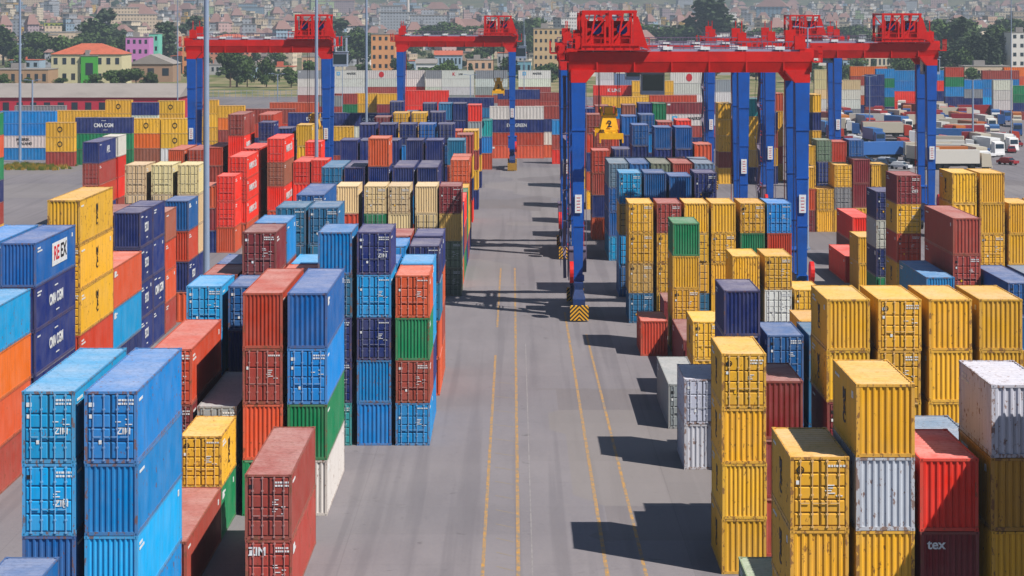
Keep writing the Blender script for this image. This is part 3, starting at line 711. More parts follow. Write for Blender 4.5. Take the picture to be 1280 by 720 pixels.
# which containers show, and how large: boxes drawn into a small depth buffer from the photo's standpoint
BW, BH, KS = 640, 360, .5
zbuf = np.full((BH, BW), 1e9); idb = np.full((BH, BW), -1, int)
BOX = []
for si, s in enumerate(STK):
    x0, x1, y0, y1 = foot(s)
    for i in range(s['n']): BOX.append((si, i, x0, x1, y0, y1, (s['n']-1-i)*s['h'], (s['n']-i)*s['h']))
def PXf(x, y): return (VX+x*F_PX/y)*KS
def PYf(z, y): return (VY+(HC-z)*F_PX/y)*KS
def put(r0, r1, c0, c1, dep, k):
    r0, r1, c0, c1 = max(0, r0), min(BH, r1), max(0, c0), min(BW, c1)
    if r1 <= r0 or c1 <= c0: return
    zz = zbuf[r0:r1, c0:c1]; m = zz > dep; zz[m] = dep; idb[r0:r1, c0:c1][m] = k
for k, (si, i, x0, x1, y0, y1, z0, z1) in enumerate(BOX):
    put(int(PYf(z1, y0)), int(PYf(z0, y0))+1, round(PXf(x0, y0)), round(PXf(x1, y0)), y0, k)
    xs = x1 if x1 < 0 else (x0 if x0 > 0 else None)
    if xs is not None:
        ca, cb = sorted((PXf(xs, y0), PXf(xs, y1)))
        for c in range(max(0, int(ca)), min(BW, int(cb)+1)):
            u = (c+.5)/KS-VX
            if abs(u) < 1: continue
            dep = min(max(xs*F_PX/u, y0), y1); put(int(PYf(z1, dep)), int(PYf(z0, dep))+1, c, c+1, dep, k)
    for r in range(max(0, int(PYf(z1, y1))), min(BH, int(PYf(z1, y0))+1)):
        u = (r+.5)/KS-VY
        if u < 1: continue
        dep = min(max((HC-z1)*F_PX/u, y0), y1); put(r, r+1, round(PXf(x0, dep)), round(PXf(x1, dep)), dep, k)
area = np.bincount(idb[idb >= 0], minlength=len(BOX))
order = sorted(range(len(BOX)), key=lambda k: -area[k])
KEEP = {BOX[k][:2] for k in order[:300] if area[k] > 0}
print('boxes', len(BOX), 'visible', int((area > 0).sum()), 'smallest kept', area[order[299]])
class Mass:
    def __init__(s): s.v = []; s.f = []; s.m = []; s.c = []; s.n = 0
    def add(s, me, mx, col, slots):
        n = len(me.vertices); a = np.empty(n*3); me.vertices.foreach_get('co', a); a = a.reshape(-1, 3)
        R3 = np.array(mx.to_3x3()); a = a @ R3.T + np.array(mx.translation)
        s.v.append(a); s.f += [tuple(i+s.n for i in p.vertices) for p in me.polygons]; s.m += [slots[p.material_index] for p in me.polygons]
        s.c.append(np.tile(np.array(col), (n, 1))); s.n += n
    def build(s, name, mats):
        me = bpy.data.meshes.new(name); me.from_pydata(np.concatenate(s.v).tolist(), [], s.f)
        for q in mats: me.materials.append(q)
        me.polygons.foreach_set('material_index', s.m)
        at = me.attributes.new('tint', 'FLOAT_COLOR', 'POINT'); at.data.foreach_set('color', np.concatenate(s.c).ravel())
        return link(name, me)
mass = Mass()
NCON = 0
for si, s in enumerate(STK):
    px = F_PX/s['d']; detailed = 2 if px > 12 else (1 if px > 8.2 and not s['rot'] else 0)
    for i in range(s['n']):
        code = s['c'][i] if i < len(s['c']) else rnd.choice(['br.e', 'na.e', 'bl.e', 'ye.e'])
        parts = code.split('/'); cc = parts[0].split('.'); door = len(cc) > 1 and cc[1] == 'd'
        nm, rgb, rust = PAL[cc[0]]
        f = rnd.uniform(.84, 1.12); hj = .03 if cc[0] in ('ye', 'ta') else .07; hue = [rnd.uniform(1-hj, 1+hj) for _ in range(3)]
        col = tuple(min(1, v*f*q) for v, q in zip(lin(rgb), hue)) + (max(0, min(1, rust*rnd.uniform(.5, 1.4))),)
        z = (s['n']-1-i)*s['h']; jx = rnd.uniform(-.02, .02)
        if s['rot']:
            loc = Vector((s['x']+s['L']*.45, s['d']+W/2, z)); rz = R(-90); scl = Vector((1, .9, s['h']/H0)); side = 1
        else:
            loc = Vector((s['x']+W/2+jx, s['d']+s['L']/2, z)); rz = 0; scl = Vector((1, 1, s['h']/H0*.998)); side = -1 if s['x'] > 0 else 1
        if (si, i) not in KEEP:
            mx = Matrix.Translation(loc) @ Matrix.Rotation(rz, 4, 'Z') @ Matrix.Diagonal((*scl, 1))
            mass.add(FAR[s['L'], door], mx, col, (0, 1, 2, 3)); continue
        o = make_container(s['L'], door, detailed, col, rnd.randint(0, 99))
        o.location = loc; o.rotation_euler = (0, 0, rz); o.scale = scl
        for dc in parts[1:]:
            if px > 3.6: decal(o, dc, s['L'], side, s['h'])
        if detailed and not s['rot'] and px < 40:
            q_ = link('lettering', SIDE[s['L']][(si+i) % 5], o)
            if side < 0: q_.rotation_euler = (0, 0, math.pi)
            if (si*7+i) % 3 == 0:
                q_ = link('sticker', STICK[s['L']][(si+i) % 3], o)
                if side < 0: q_.rotation_euler = (0, 0, math.pi)
        face = 'doors facing' if door else ('lying sideways' if s['rot'] else 'ribbed end')
        place = (ordn(s['k'])+' stack from left') if s['nk'] > 1 else 'in lone stack'
        lab = '%s container, %s, %s, %s, %s row %s' % (nm, face, tierword(i, s['n']), place, ordn(s['row']), BLK[s['b']])
        tag(o, lab, 'container', GRP); NCON += 1
mo = mass.build('distant_containers', [M['paint_a'], M['roof_a'], M['rubbr'], M['rodg']])
tag(mo, 'mass of small and mostly hidden containers filling the rows behind the visible stacks', 'containers', kind='stuff')
print('containers', NCON, 'longest label words', max(len(o['label'].split()) for o in C if 'label' in o))
#@@REST
hz = bpy.data.materials.new('haze'); hz.use_nodes = True; hn = hz.node_tree
for n_ in list(hn.nodes):
    if n_.type == 'BSDF_PRINCIPLED': hn.nodes.remove(n_)
pv = hn.nodes.new('ShaderNodeVolumePrincipled'); pv.inputs['Color'].default_value = (.68, .84, 1.0, 1); pv.inputs['Density'].default_value = .0002; pv.inputs['Anisotropy'].default_value = .2
hn.links.new(pv.outputs[0], hn.nodes['Material Output'].inputs['Volume'])
b = MB(); b.box(-9500, 9500, -80, 10400, -1.1, 1200)
o = link('haze', b.mesh('haze', [hz])); tag(o, 'pale blue summer haze in the air over the port and city', 'haze', kind='stuff')
# ------------------------------------------------------------------ gantry cranes
def simple_mat(name, rgb, rough=.5, amt=.2, sc_=.6, dark=(60, 50, 46)):
    m = mat(name, rough=rough); t = NT(m); tc = t.n('ShaderNodeTexCoord')
    f = t.ramp(t.noise(tc.outputs['Object'], sc_, 6, .7), .45, .75, 0, amt)
    t.l(t.mix(f, lin(rgb), lin(dark)), t.b.inputs['Base Color']); return m
M['crblue'] = simple_mat('crane_blue_paint', (8, 82, 172), .5, .45, .5, (30, 50, 90))
M['crred'] = simple_mat('crane_red_paint', (206, 24, 18), .5, .45, .5, (110, 20, 18))
M['cryel'] = simple_mat('spreader_yellow_paint', (240, 176, 16), .5, .35, .8, (90, 70, 30))
M['steel'] = simple_mat('galvanised_steel', (136, 152, 176), .5, .3, .5, (104, 112, 124))
M['rubber'] = mat('tyre_rubber', (28, 28, 30), .85)
M['glass'] = mat('dark_glass', (30, 44, 56), .12, spec=.8)
M['cabgrey'] = simple_mat('cab_grey', (150, 164, 184), .5)
M['walk'] = simple_mat('walkway_steel', (108, 96, 120), .6)
ch = mat('chevron_bumper', rough=.6); t = NT(ch); tc = t.n('ShaderNodeTexCoord'); sp = t.n('ShaderNodeSeparateXYZ'); t.l(tc.outputs['Object'], sp.inputs[0])
v = t.math('ADD', t.math('ABSOLUTE', sp.outputs[0]), sp.outputs[2]); v = t.math('FRACT', t.math('MULTIPLY', v, 2.6))
t.l(t.mix(t.math('GREATER_THAN', v, .5), lin((226, 168, 40)), lin((30, 28, 30))), t.b.inputs['Base Color']); M['chev'] = ch
M['redf'] = mat('faded_red_print', (196, 110, 116), .7)
M['dark'] = simple_mat('dark_greasy_steel', (38, 38, 44), .7, .4, 1.2, (24, 22, 20))
M['bogie'] = simple_mat('grimy_blue_paint', (18, 50, 104), .6, .6, 1.5, (20, 22, 30))
def crane(xl, d, span, label, trolley, hang=None, stairs=True, boxes=()):
    """two portal frames over the stacks; xl = centre of the near-side left legs"""
    wb = 7.0; ZT = 24.9
    root = link('gantry_crane', None); root.location = (xl+span/2, d, 0); tag(root, label, 'crane', 'rail gantry cranes over the stacks')
    h = span/2
    for sx in (-1, 1):
        for fy in (0, 1):
            y = fy*wb
            b = MB(); b.beam((sx*h, y, 3.5), (sx*(h), y, 22.1), .8, 1.35, d0=.8, d1=1.3)
            b.beam((sx*h, y-.05, 3.4), (sx*h, y-.05, 3.9), 1.1, 1.1)
            leg = link('leg', b.mesh('leg', [M['crblue']]), root)
            b = MB(); b.box(sx*h-.32, sx*h+.32, y-.64, y-.58, 9.8, 11.5, 0)
            for k in range(5): b.box(sx*h-.16, sx*h+.16, y-.65, y-.639, 10.0+k*.29, 10.1+k*.29, 1)
            if fy == 0:
                link('sign_plate', b.mesh('sign_plate', [M['white'], M['redf']]), leg)
            b = MB(); b.hexa([(sx*h-.7, y-.66, 22.0), (sx*h+.7, y-.66, 22.0), (sx*h+.7, y+.66, 22.0), (sx*h-.7, y+.66, 22.0),
                              (sx*h-(.72 if sx < 0 else 1.7), y-.66, 23.2), (sx*h+(1.7 if sx < 0 else .72), y-.66, 23.2), (sx*h+(1.7 if sx < 0 else .72), y+.66, 23.2), (sx*h-(.72 if sx < 0 else 1.7), y+.66, 23.2)])
            link('knee_bracket', b.mesh('knee_bracket', [M['crred']]), root)
            # bogie with wheels and striped bumper
            bg_ = MB(); yy = y+(-1.6 if fy == 0 else 1.6)
            bg_.box(sx*h-.55, sx*h+.55, yy-1.5, yy+1.5, .9, 2.0); bg_.box(sx*h-.42, sx*h+.42, min(y, yy)-.5, max(y, yy)+.5, 2.0, 3.4)
            bg_.hexa([(sx*h-.6, yy-.9, 2.0), (sx*h+.6, yy-.9, 2.0), (sx*h+.6, yy+.9, 2.0), (sx*h-.6, yy+.9, 2.0), (sx*h-.35, yy-.45, 2.9), (sx*h+.35, yy-.45, 2.9), (sx*h+.35, yy+.45, 2.9), (sx*h-.35, yy+.45, 2.9)])
            bo = link('bogie', bg_.mesh('bogie', [M['bogie']]), root)
            for k in (-1, 1):
                wm = MB(); wm.cyl((sx*h-.35, yy+k*.95, .72), (sx*h+.35, yy+k*.95, .72), .72, n=18); link('wheel', wm.mesh('wheel', [M['rubber']]), bo)
            ye = yy-1.5 if fy == 0 else yy+1.5
            cb = MB(); cb.box(-.85, .85, -.25, .25, 0, 1.35)
            co = link('bumper', cb.mesh('bumper', [M['chev']]), bo); co.location = (sx*h, ye-.26 if fy == 0 else ye+.26, .12)
        b = MB(); b.box(sx*h-.45, sx*h+.45, -.4, wb+.4, 2.9, 3.9); link('sill_beam', b.mesh('sill_beam', [M['crblue']]), root)
        b = MB(); b.box(sx*h-.6, sx*h+.6, .6, wb-.6, 23.1, 24.6); link('end_beam', b.mesh('end_beam', [M['crred']]), root)
    for fy in (0, 1):
        y = fy*wb; s_ = -1 if fy == 0 else 1
        b = MB(); e = h+.9
        b.box(-e, e, y-.55, y+.55, 23.95, ZT)
        ya, yb_ = y-.55, y+.55
        b.hexa([(-e, ya+.28, 22.95), (e, ya+.28, 22.95), (e, yb_-.28, 22.95), (-e, yb_-.28, 22.95), (-e, ya+.02, 23.94), (e, ya+.02, 23.94), (e, yb_-.02, 23.94), (-e, yb_-.02, 23.94)])
        for k in range(6): xk = -h+span*(k+.5)/6; b.box(xk-.06, xk+.06, y-.57, y+.57, 23.0, ZT-.02)
        g_ = link('girder', b.mesh('girder', [M['crred']]), root)
        s_ = -s_; w_ = MB(); yo = y+s_*1.0
        w_.box(-e, e, min(y+s_*.56, yo+s_*.35), max(y+s_*.56, yo+s_*.35), 24.62, 24.70)
        for k in range(24):
            xk = -e+2*e*k/23; w_.box(xk-.03, xk+.03, yo+s_*.28, yo+s_*.34, 24.7, 25.8)
        for zz in (25.25, 25.8): w_.box(-e, e, yo+s_*.28, yo+s_*.33, zz-.03, zz+.03)
        link('walkway', w_.mesh('walkway', [M['walk']]), root)
        for k in range(6):
            l_ = MB(); xk = -h+span*(k+.4)/6; l_.box(xk-.45, xk+.45, y-s_*.35-.18, y-s_*.35+.18, 25.08, 25.38); l_.box(xk-.05, xk+.05, y-s_*.35-.05, y-s_*.35+.05, ZT-.01, 25.08)
            link('floodlight', l_.mesh('floodlight', [M['white']]), root)
        r_ = MB(); r_.box(-e, e, y-.1, y+.1, ZT+.02, ZT+.2); link('trolley_rail', r_.mesh('trolley_rail', [M['steel']]), root)
    if stairs:
        b = MB(); xs = -h-1.35
        for k in range(7):
            z0, z1 = 3.6+k*2.7, 3.6+(k+1)*2.7; ya, yb_ = (.3, 2.6) if k % 2 == 0 else (2.6, .3)
            b.beam((xs+.1, ya, z0), (xs+.1, yb_, z1), .3, d0=.06); b.beam((xs-.28, ya, z0+1), (xs-.28, yb_, z1+1), .05)
            b.box(xs-.1, xs+.5, yb_-.35, yb_+.35, z1-.04, z1+.03)
        for yy in (0, 2.95):
            for xx in (xs+.45,): b.box(xx-.05, xx+.05, yy-.05, yy+.05, 3.4, 23.2)
        link('stair_tower', b.mesh('stair_tower', [M['walk']]), root)
        for k in range(5):
            z = 6+k*3.4; q = MB(); q.box(xs+.4, xs+.5, .06, 2.9, z, z+.06); q.box(xs+.4, xs+.5, .06, 2.9, z+.5, z+.56); q.box(xs+.42, xs+.48, 1.4, 1.46, z, z+.5); link('guard_rail', q.mesh('guard_rail', [M['crred']]), root)
    for sx in (-1, 1):                                   # power house and cable drum on the sill
        b = MB(); b.box(sx*h-.8, sx*h+.8, 2.2, 4.9, 3.92, 6.0); b.box(sx*h-.86, sx*h+.86, 2.1, 5.0, 6.0, 6.1)
        link('power_cabinet', b.mesh('power_cabinet', [M['walk'] if sx < 0 else M['crblue']]), root)
        b = MB(); b.cyl((sx*(h+.5), -1.9, 4.4), (sx*(h+.85), -1.9, 4.4), 1.0, n=18); link('cable_reel', b.mesh('cable_reel', [M['crred']]), root)
    for fy in (0, 1):
        y = fy*wb
        b = MB()
        for k in range(30):                              # cable festoon loops under the walkway
            xa = -h+.5+(span-1)*k/30; xb = xa+(span-1)/30; y_ = y+.75 if fy == 0 else y-.75
            b.beam((xa, y_, 24.5), ((xa+xb)/2, y_, 23.7), .06); b.beam(((xa+xb)/2, y_, 23.7), (xb, y_, 24.5), .06)
        link('festoon_cable', b.mesh('festoon_cable', [M['dark']]), root)
        for sx in (-1, 1):                               # end platforms with hand rails and switch boxes
            b = MB(); xe = sx*(h+.9)
            b.box(min(xe, xe+sx*.9), max(xe, xe+sx*.9), y-1.2, y+1.2, 23.9, 24.0)
            for k in range(5):
                yk = y-1.2+.6*k; b.box(xe+sx*.86-.03, xe+sx*.86+.03, yk-.03, yk+.03, 24.0, 25.4)
            for z in (24.7, 25.35): b.box(xe+sx*.86-.03, xe+sx*.86+.03, y-1.2, y+1.2, z, z+.06)
            b.box(min(sx*(h-.2), xe+sx*.2), max(sx*(h-.2), xe+sx*.2), y-.3, y+.3, 23.96, ZT+.3); b.box(sx*(h-.2)-.5, sx*(h-.2)+.5, y-.35, y+.35, ZT+.22, ZT+1.5 + .5*fy)
            b.beam((sx*(h-1.2), y, ZT+.1), (sx*h, y, ZT+1.6), .14); b.beam((sx*(h-.2), y, ZT+1.3), (sx*(h-.2), y, ZT+2.9), .1)
            link('end_platform', b.mesh('end_platform', [M['crred']]), root)
    for sx in (-1, 1):
        for fy in (0, 1):
            b = MB(); x = sx*h-sx*.75; y = fy*wb
            for q in (-.22, .22): b.box(x-.02, x+.02, y+q-.02, y+q+.02, 4.2, 22.8)
            for k in range(46): b.box(x-.015, x+.015, y-.22, y+.22, 4.4+k*.4, 4.44+k*.4)
            for z in (9, 14, 19): b.box(min(x, sx*h), max(x, sx*h), y-.05, y+.05, z, z+.08)
            link('ladder', b.mesh('ladder', [M['crred'] if fy else M['walk']]), root)
            b = MB()
            b.box(sx*h-.48, sx*h-.40, y-.5, y-.42, 8.4, 17.7)
            for z in (8.5, 13, 17.5): w_ = .42+.26*(z-3.5)/17.7; b.box(sx*h-w_-.03, sx*h+w_+.03, y-w_-.03, y+w_+.03, z, z+.14)
            link('splice_plate', b.mesh('splice_plate', [M['crblue']]), root)
    # trolley with hoist machinery
    tx = -h+trolley
    tr = link('trolley', None, root); tr.location = (tx, 0, 0)
    b = MB(); b.box(-2.7, 2.7, -.6, .3, 25.1, 25.6); b.box(-2.7, 2.7, wb-.3, wb+.6, 25.1, 25.6)
    for x in (-2.5, 0, 2.5): b.box(x-.25, x+.25, .3, wb-.3, 25.1, 25.55)
    for x in (-2.5, 0, 2.3):
        for y in (-.3, wb): b.box(x-.16, x+.16, y-.16, y+.16, 25.6, 28.7)
    for x in (-2.5, 0, 2.3): b.box(x-.12, x+.12, -.1, wb-.2, 28.5, 28.75)
    for y in (-.3, wb): b.box(-2.65, 2.5, y-.12, y+.12, 28.52, 28.78)
    for x in (-1.9, .7):
        b.beam((x, -.35, 25.6), (x+.5, -.35, 28.5), .16); b.box(x-.3, x+1.3, .2, 5, 25.6, 26.4)
    b.hexa([(2.3, -.45, 25.6), (3.6, -.45, 25.1), (3.6, .2, 25.1), (2.3, .2, 25.6), (2.3, -.45, 28.2), (2.6, -.45, 28.2), (2.6, .2, 28.2), (2.3, .2, 28.2)])
    for x in (-2.5, 0):                                  # bracing, sheave plates and gear boxes
        b.beam((x, -.3, 25.7), (x+2.4, -.3, 28.5), .14); b.beam((x+2.4, wb, 25.7), (x, wb, 28.5), .14)
        b.box(x+.4, x+2.1, 1.9, 2.7, 25.6, 27.8); b.box(x+.3, x+1.0, 4.0, 5.6, 25.6, 27.2)
        b.box(x+.15, x+.3, -.5, .8, 25.6, 27.9); b.box(x+1.9, x+2.1, -.5, .8, 25.6, 27.7)
    for k in range(9): b.box(-3.6+k*.9-.03, -3.6+k*.9+.03, -1.03, -.97, 25.1, 26.2)
    b.box(-3.6, 3.6, -1.03, -.97, 26.15, 26.22); b.box(-3.6, 3.6, -1.03, -.97, 25.65, 25.7); b.box(-3.8, 3.8, -1.1, -.6, 25.02, 25.09)
    link('hoist_frame', b.mesh('hoist_frame', [M['crred']]), tr)
    for x in (-1.25, 1.15):
        b = MB(); b.cyl((x, .4, 27.0), (x, 1.6, 27.0), .5, n=14); link('motor', b.mesh('motor', [M['crblue']]), tr)
        b = MB(); b.cyl((x-.7, 3.2, 26.9), (x+.7, 3.2, 26.9), .62, n=16); link('winch_drum', b.mesh('winch_drum', [M['crred']]), tr)
        b = MB()
        for k in range(9): b.box(x-.95, x+.95, -.1+k*.75, .35+k*.75, 28.15, 28.22)
        link('canopy', b.mesh('canopy', [M['steel']]), tr)
    b = MB(); b.box(3.0, 5.2, 1.2, 3.4, 20.8, 23.0); b.box(2.9, 5.3, 1.1, 3.5, 23.0, 23.12)
    for x in (3.2, 5.0): b.box(x-.08, x+.08, 1.4, 3.2, 23.1, 25.2)
    cab = link('operator_cab', b.mesh('operator_cab', [M['cabgrey']]), tr)
    b = MB(); b.box(3.1, 5.1, 1.17, 1.197, 21.2, 22.7); b.box(2.975, 2.997, 1.4, 3.2, 21.2, 22.7); link('window', b.mesh('window', [M['glass']]), cab)
    if hang:
        zt = hang
        b = MB()
        for x in (-.9, .9):
            for y in (wb/2-1.5, wb/2+1.5): b.cyl((x, y, zt+2.0), (x*1.1, y, 25.2), .035, n=5)
        link('hoist_rope', b.mesh('hoist_rope', [M['dark']]), tr)
        b = MB(); yc = wb/2
        b.hexa([(-1.05, yc-1.9, zt+.5), (1.05, yc-1.9, zt+.5), (1.05, yc+1.9, zt+.5), (-1.05, yc+1.9, zt+.5), (-.7, yc-1.6, zt+1.9), (.7, yc-1.6, zt+1.9), (.7, yc+1.6, zt+1.9), (-.7, yc+1.6, zt+1.9)])
        for x in (-.85, .85):
            b.cyl((x-.1, yc-1.5, zt+2.1), (x+.1, yc-1.5, zt+2.1), .38, n=12); b.cyl((x-.1, yc+1.5, zt+2.1), (x+.1, yc+1.5, zt+2.1), .38, n=12)
        b.box(-.5, .5, yc-1.5, yc+1.5, zt+1.9, zt+2.6)
        for v_ in range(len(b.v)): b.v[v_] = (b.v[v_][0]*.82, *b.v[v_][1:])
        hb_ = link('head_block', b.mesh('head_block', [M['cryel']]), tr)
        q = link('lettering', text_mesh('2', .9, M['black'], .03, 1), hb_); q.location = (0, yc-1.93, zt+1.0); q.rotation_euler = (R(76), 0, 0)
        b = MB(); b.box(-.55, .55, yc-3, yc+3, zt+.05, zt+.5)
        for y in (yc-6.0, yc+5.7): b.box(-1.12, 1.12, y, y+.3, zt-.2, zt+.35)
        for x in (-.35, .35): b.box(x-.14, x+.14, yc-5.8, yc+5.8, zt, zt+.3)
        for x in (-1.1, 1.0):
            for y in (yc-6.0, yc+5.7): b.box(x, x+.14, y-.05, y+.35, zt-.55, zt-.1)
        link('spreader', b.mesh('spreader', [M['cryel']]), tr)
    return root
crane(5.85, 203, 21, 'nearest red and blue gantry crane with yellow spreader, left legs on the road', 3.0, hang=17.0)
crane(5.85, 255, 21, 'red and blue gantry crane directly behind the nearest crane, over the same stacks', 4.2, hang=None, stairs=False)
crane(33.0, 281, 21, 'red and blue gantry crane at far right beside the truck park', 17.2)
crane(32.3, 358, 21, 'farthest red and blue gantry crane on the right, behind the truck park crane', 15.6)
crane(-49.4, 329, 20.5, 'red and blue gantry crane at left above the bright red containers', 18.4, hang=11.0, stairs=False)
crane(-21.6, 403, 20.9, 'red and blue gantry crane in the centre standing at the end of the road', 18.3, hang=14.5, stairs=False)

# ------------------------------------------------------------------ lamp masts
def mast(px, d, ztop, wd, label, lamp='ring', name='lamp_mast'):
    X = (px-VX)*d/F_PX
    root = link(name, None, loc=(X, d, 0)); tag(root, label, 'mast', 'tall lamp masts around the yard')
    b = MB(); b.cyl((0, 0, 0), (0, 0, ztop), wd/2, wd/3.2, n=14); link('pole', b.mesh('pole', [M['steel']]), root)
    b = MB(); b.box(-wd, wd, -wd, wd, 0, .35); link('base', b.mesh('base', [M['steel']]), root)
    if lamp == 'ring':
        for k in range(4):
            a = k*math.pi/2+.4; b = MB(); b.box(.6, 1.3, -.3, .3, -.2, .25); o = link('floodlight', b.mesh('floodlight', [M['white']]), root, (0, 0, ztop-.6), (0, 0, a))
    elif lamp == 'arm':
        for sx in (-1, 1):
            b = MB(); b.beam((0, 0, ztop-.1), (sx*1.3, 0, ztop+.1), .1); b.box(min(sx*1.0, sx*1.8), max(sx*1.0, sx*1.8), -.18, .18, ztop+.02, ztop+.16); link('lamp_head', b.mesh('lamp_head', [M['steel']]), root)
mast(258, 215, 40, .68, 'tall thick grey mast rising from the containers at left, nearest of the masts')
mast(395.5, 300, 42, .58, 'tall grey mast standing before the right leg of the left crane')
mast(458, 362, 44, .5, 'slim grey mast between the left crane and the central crane')
mast(25, 424, 46, .6, 'tall grey mast at the far left edge before the blue containers')
mast(40.5, 455, 15.3, .5, 'short tan mast beside the tall one at the far left edge', 'arm')
mast(222, 480, 40, .3, 'thin mast rising beside the warehouse end and the left crane leg')
mast(1009.5, 262, 27, .3, 'thin mast standing in front of the nearest crane right leg', 'arm')
mast(1087, 520, 14.5, .3, 'low thin mast among the parked trucks', 'arm')
mast(1216, 470, 15, .5, 'lattice lamp mast beside the truck park with a white cabinet', 'arm')
mast(1264, 480, 40, .25, 'thin mast at the right edge behind the truck park')
mast(347, 560, 14, .35, 'thin mast in front of the trees under the left crane', 'arm')
mast(588, 560, 13.8, .4, 'thin rusty mast in front of the white containers at centre', 'arm')
mast(428, 520, 24, .2, 'thin pale mast just right of the left crane', 'arm')
mast(655, 700, 31, .25, 'thin mast behind the central crane near the tan block', 'arm')

# ------------------------------------------------------------------ buildings close behind the yard
def fac_mat(name, attr=False):
    m = mat(name, rough=.85, spec=.2); t = NT(m); tc = t.n('ShaderNodeTexCoord'); oi = t.n('ShaderNodeObjectInfo')
    if attr: at = t.n('ShaderNodeAttribute'); at.attribute_name = 'tint'; col = at.outputs['Color']
    else: col = oi.outputs['Color']
    geo = t.n('ShaderNodeNewGeometry'); sp = t.n('ShaderNodeSeparateXYZ'); sn = t.n('ShaderNodeSeparateXYZ')
    t.l(geo.outputs['Position'], sp.inputs[0]); t.l(geo.outputs['Normal'], sn.inputs[0])
    u = t.math('ADD', sp.outputs[0], sp.outputs[1])
    a = t.math('GREATER_THAN', t.math('FRACT', t.math('MULTIPLY', u, .30)), .58)
    b = t.math('GREATER_THAN', t.math('FRACT', t.math('MULTIPLY', sp.outputs[2], .333)), .55)
    wall = t.math('LESS_THAN', t.math('ABSOLUTE', sn.outputs[2]), .5)
    k = t.math('MULTIPLY', t.math('MULTIPLY', a, b), wall)
    c = t.mix(t.math('MULTIPLY', k, .75), col, lin((52, 52, 60)))
    c = t.mix(t.ramp(t.noise(tc.outputs['Object'], .2, 4), .4, .7, 0, .2), c, lin((120, 108, 98)))
    t.l(c, t.b.inputs['Base Color']); return m
M['fac'] = fac_mat('city_facade'); M['fac_a'] = fac_mat('city_facade_mass', True)
M['tile'] = simple_mat('terracotta_tiles', (196, 102, 74), .85, .5, .3, (120, 74, 58))
M['flat'] = simple_mat('flat_roof', (150, 144, 140), .9, .4, .15, (104, 98, 94))
M['greyroof'] = simple_mat('weathered_sheet_roof', (156, 148, 142), .8, .45, .12, (116, 108, 104))
M['redwall'] = simple_mat('red_wall', (190, 44, 66), .8, .25, .3, (120, 40, 50))
def wallm(rgb, nm='render_wall'): return simple_mat(nm, rgb, .85, .25, .2, tuple(int(v*.72) for v in rgb))
def building(px0, px1, d, ztop, depth, rgb, label, roof='flat', rows=2, cols=5, zroof=0, name='building', base=0, wn='window', cat='building', roofm=None, inset=.6):
    x0, x1 = (px0-VX)*d/F_PX, (px1-VX)*d/F_PX; wd = x1-x0
    root = link(name, None, loc=((x0+x1)/2, d, base)); tag(root, label, cat)
    b = MB(); b.box(-wd/2, wd/2, 0, depth, 0, ztop); link('wall', b.mesh('wall', [wallm(rgb)]), root)
    b = MB(); o = .5
    if roof == 'flat':
        b.box(-wd/2-.2, wd/2+.2, -.2, depth+.2, ztop, ztop+.35); b.box(-wd/4, 0, depth/3, depth/3+3.5, ztop+.35, ztop+2.6)
    elif roof == 'hip':
        k = min(wd, depth)*.45; z1 = ztop+zroof
        q = [(-wd/2-o, -o, ztop), (wd/2+o, -o, ztop), (wd/2+o, depth+o, ztop), (-wd/2-o, depth+o, ztop)]
        r0, r1 = (-wd/2+k, depth/2, z1), (wd/2-k, depth/2, z1)
        b.quad(q[0], q[1], r1, r0); b.quad(q[2], q[3], r0, r1); b.tri(q[1], q[2], r1); b.tri(q[3], q[0], r0); b.quad(*q[::-1])
    elif roof == 'gable':                                 # ridge along x
        z1 = ztop+zroof
        q = [(-wd/2-o, -o, ztop-.1), (wd/2+o, -o, ztop-.1), (wd/2+o, depth+o, ztop-.1), (-wd/2-o, depth+o, ztop-.1)]; r0, r1 = (-wd/2-o, depth/2, z1), (wd/2+o, depth/2, z1)
        b.quad(q[0], q[1], r1, r0); b.quad(q[2], q[3], r0, r1); b.tri(q[1], q[2], r1); b.tri(q[3], q[0], r0); b.quad(*q[::-1])
    elif roof == 'gablef':                                # gable end towards the yard
        z1 = ztop+zroof
        q = [(-wd/2-o, -o, ztop), (wd/2+o, -o, ztop), (wd/2+o, depth+o, ztop), (-wd/2-o, depth+o, ztop)]; r0, r1 = (0, -o, z1), (0, depth+o, z1)
        b.quad(q[0], r0, r1, q[3]); b.quad(r0, q[1], q[2], r1); b.tri(q[0], q[1], r0); b.tri(q[2], q[3], r1)
    link('roof', b.mesh('roof', [roofm or (M['flat'] if roof == 'flat' else M['tile'])]), root)
    for r in range(rows):
        for c in range(cols):
            xw = -wd/2+wd*(c+.5)/cols; zw = ztop*(r+.35)/rows; ww = wd/cols*.45; hh = ztop/rows*.42
            b = MB(); b.box(xw-ww/2, xw+ww/2, -.06, .02, zw, zw+hh); link(wn, b.mesh(wn, [M['glass']]), root)
    return root
wr = building(-190, 222, 606, 6.4, 34, (190, 44, 66), 'long low warehouse with grey sheet roof and red wall at the left', 'gable', 1, 24, 3.4, 'warehouse', roofm=M['greyroof'], cat='warehouse')
building(64, 152, 930, 13.4, 24, (214, 204, 164), 'cream and green school building with wide red hip roof at left', 'hip', 2, 8, 4.6)
bb = building(101, 122, 928.8, 12.6, 1, (74, 172, 62), 'bright green projecting bay on the front of the red-roofed building', 'flat', 1, 1, name='building_bay', cat='annex')
building(161, 216, 980, 8.2, 24, (168, 136, 112), 'brown gabled shed right of the red-roofed building', 'gablef', 1, 3, 4.4, 'shed', roofm=M['greyroof'])
building(157, 186, 1080, 19.5, 14, (206, 130, 196), 'pink block of flats behind the brown gabled shed', 'flat', 4, 4)
building(186, 198, 1120, 21, 12, (120, 208, 186), 'narrow mint green house next to the pink block', 'flat', 4, 2)
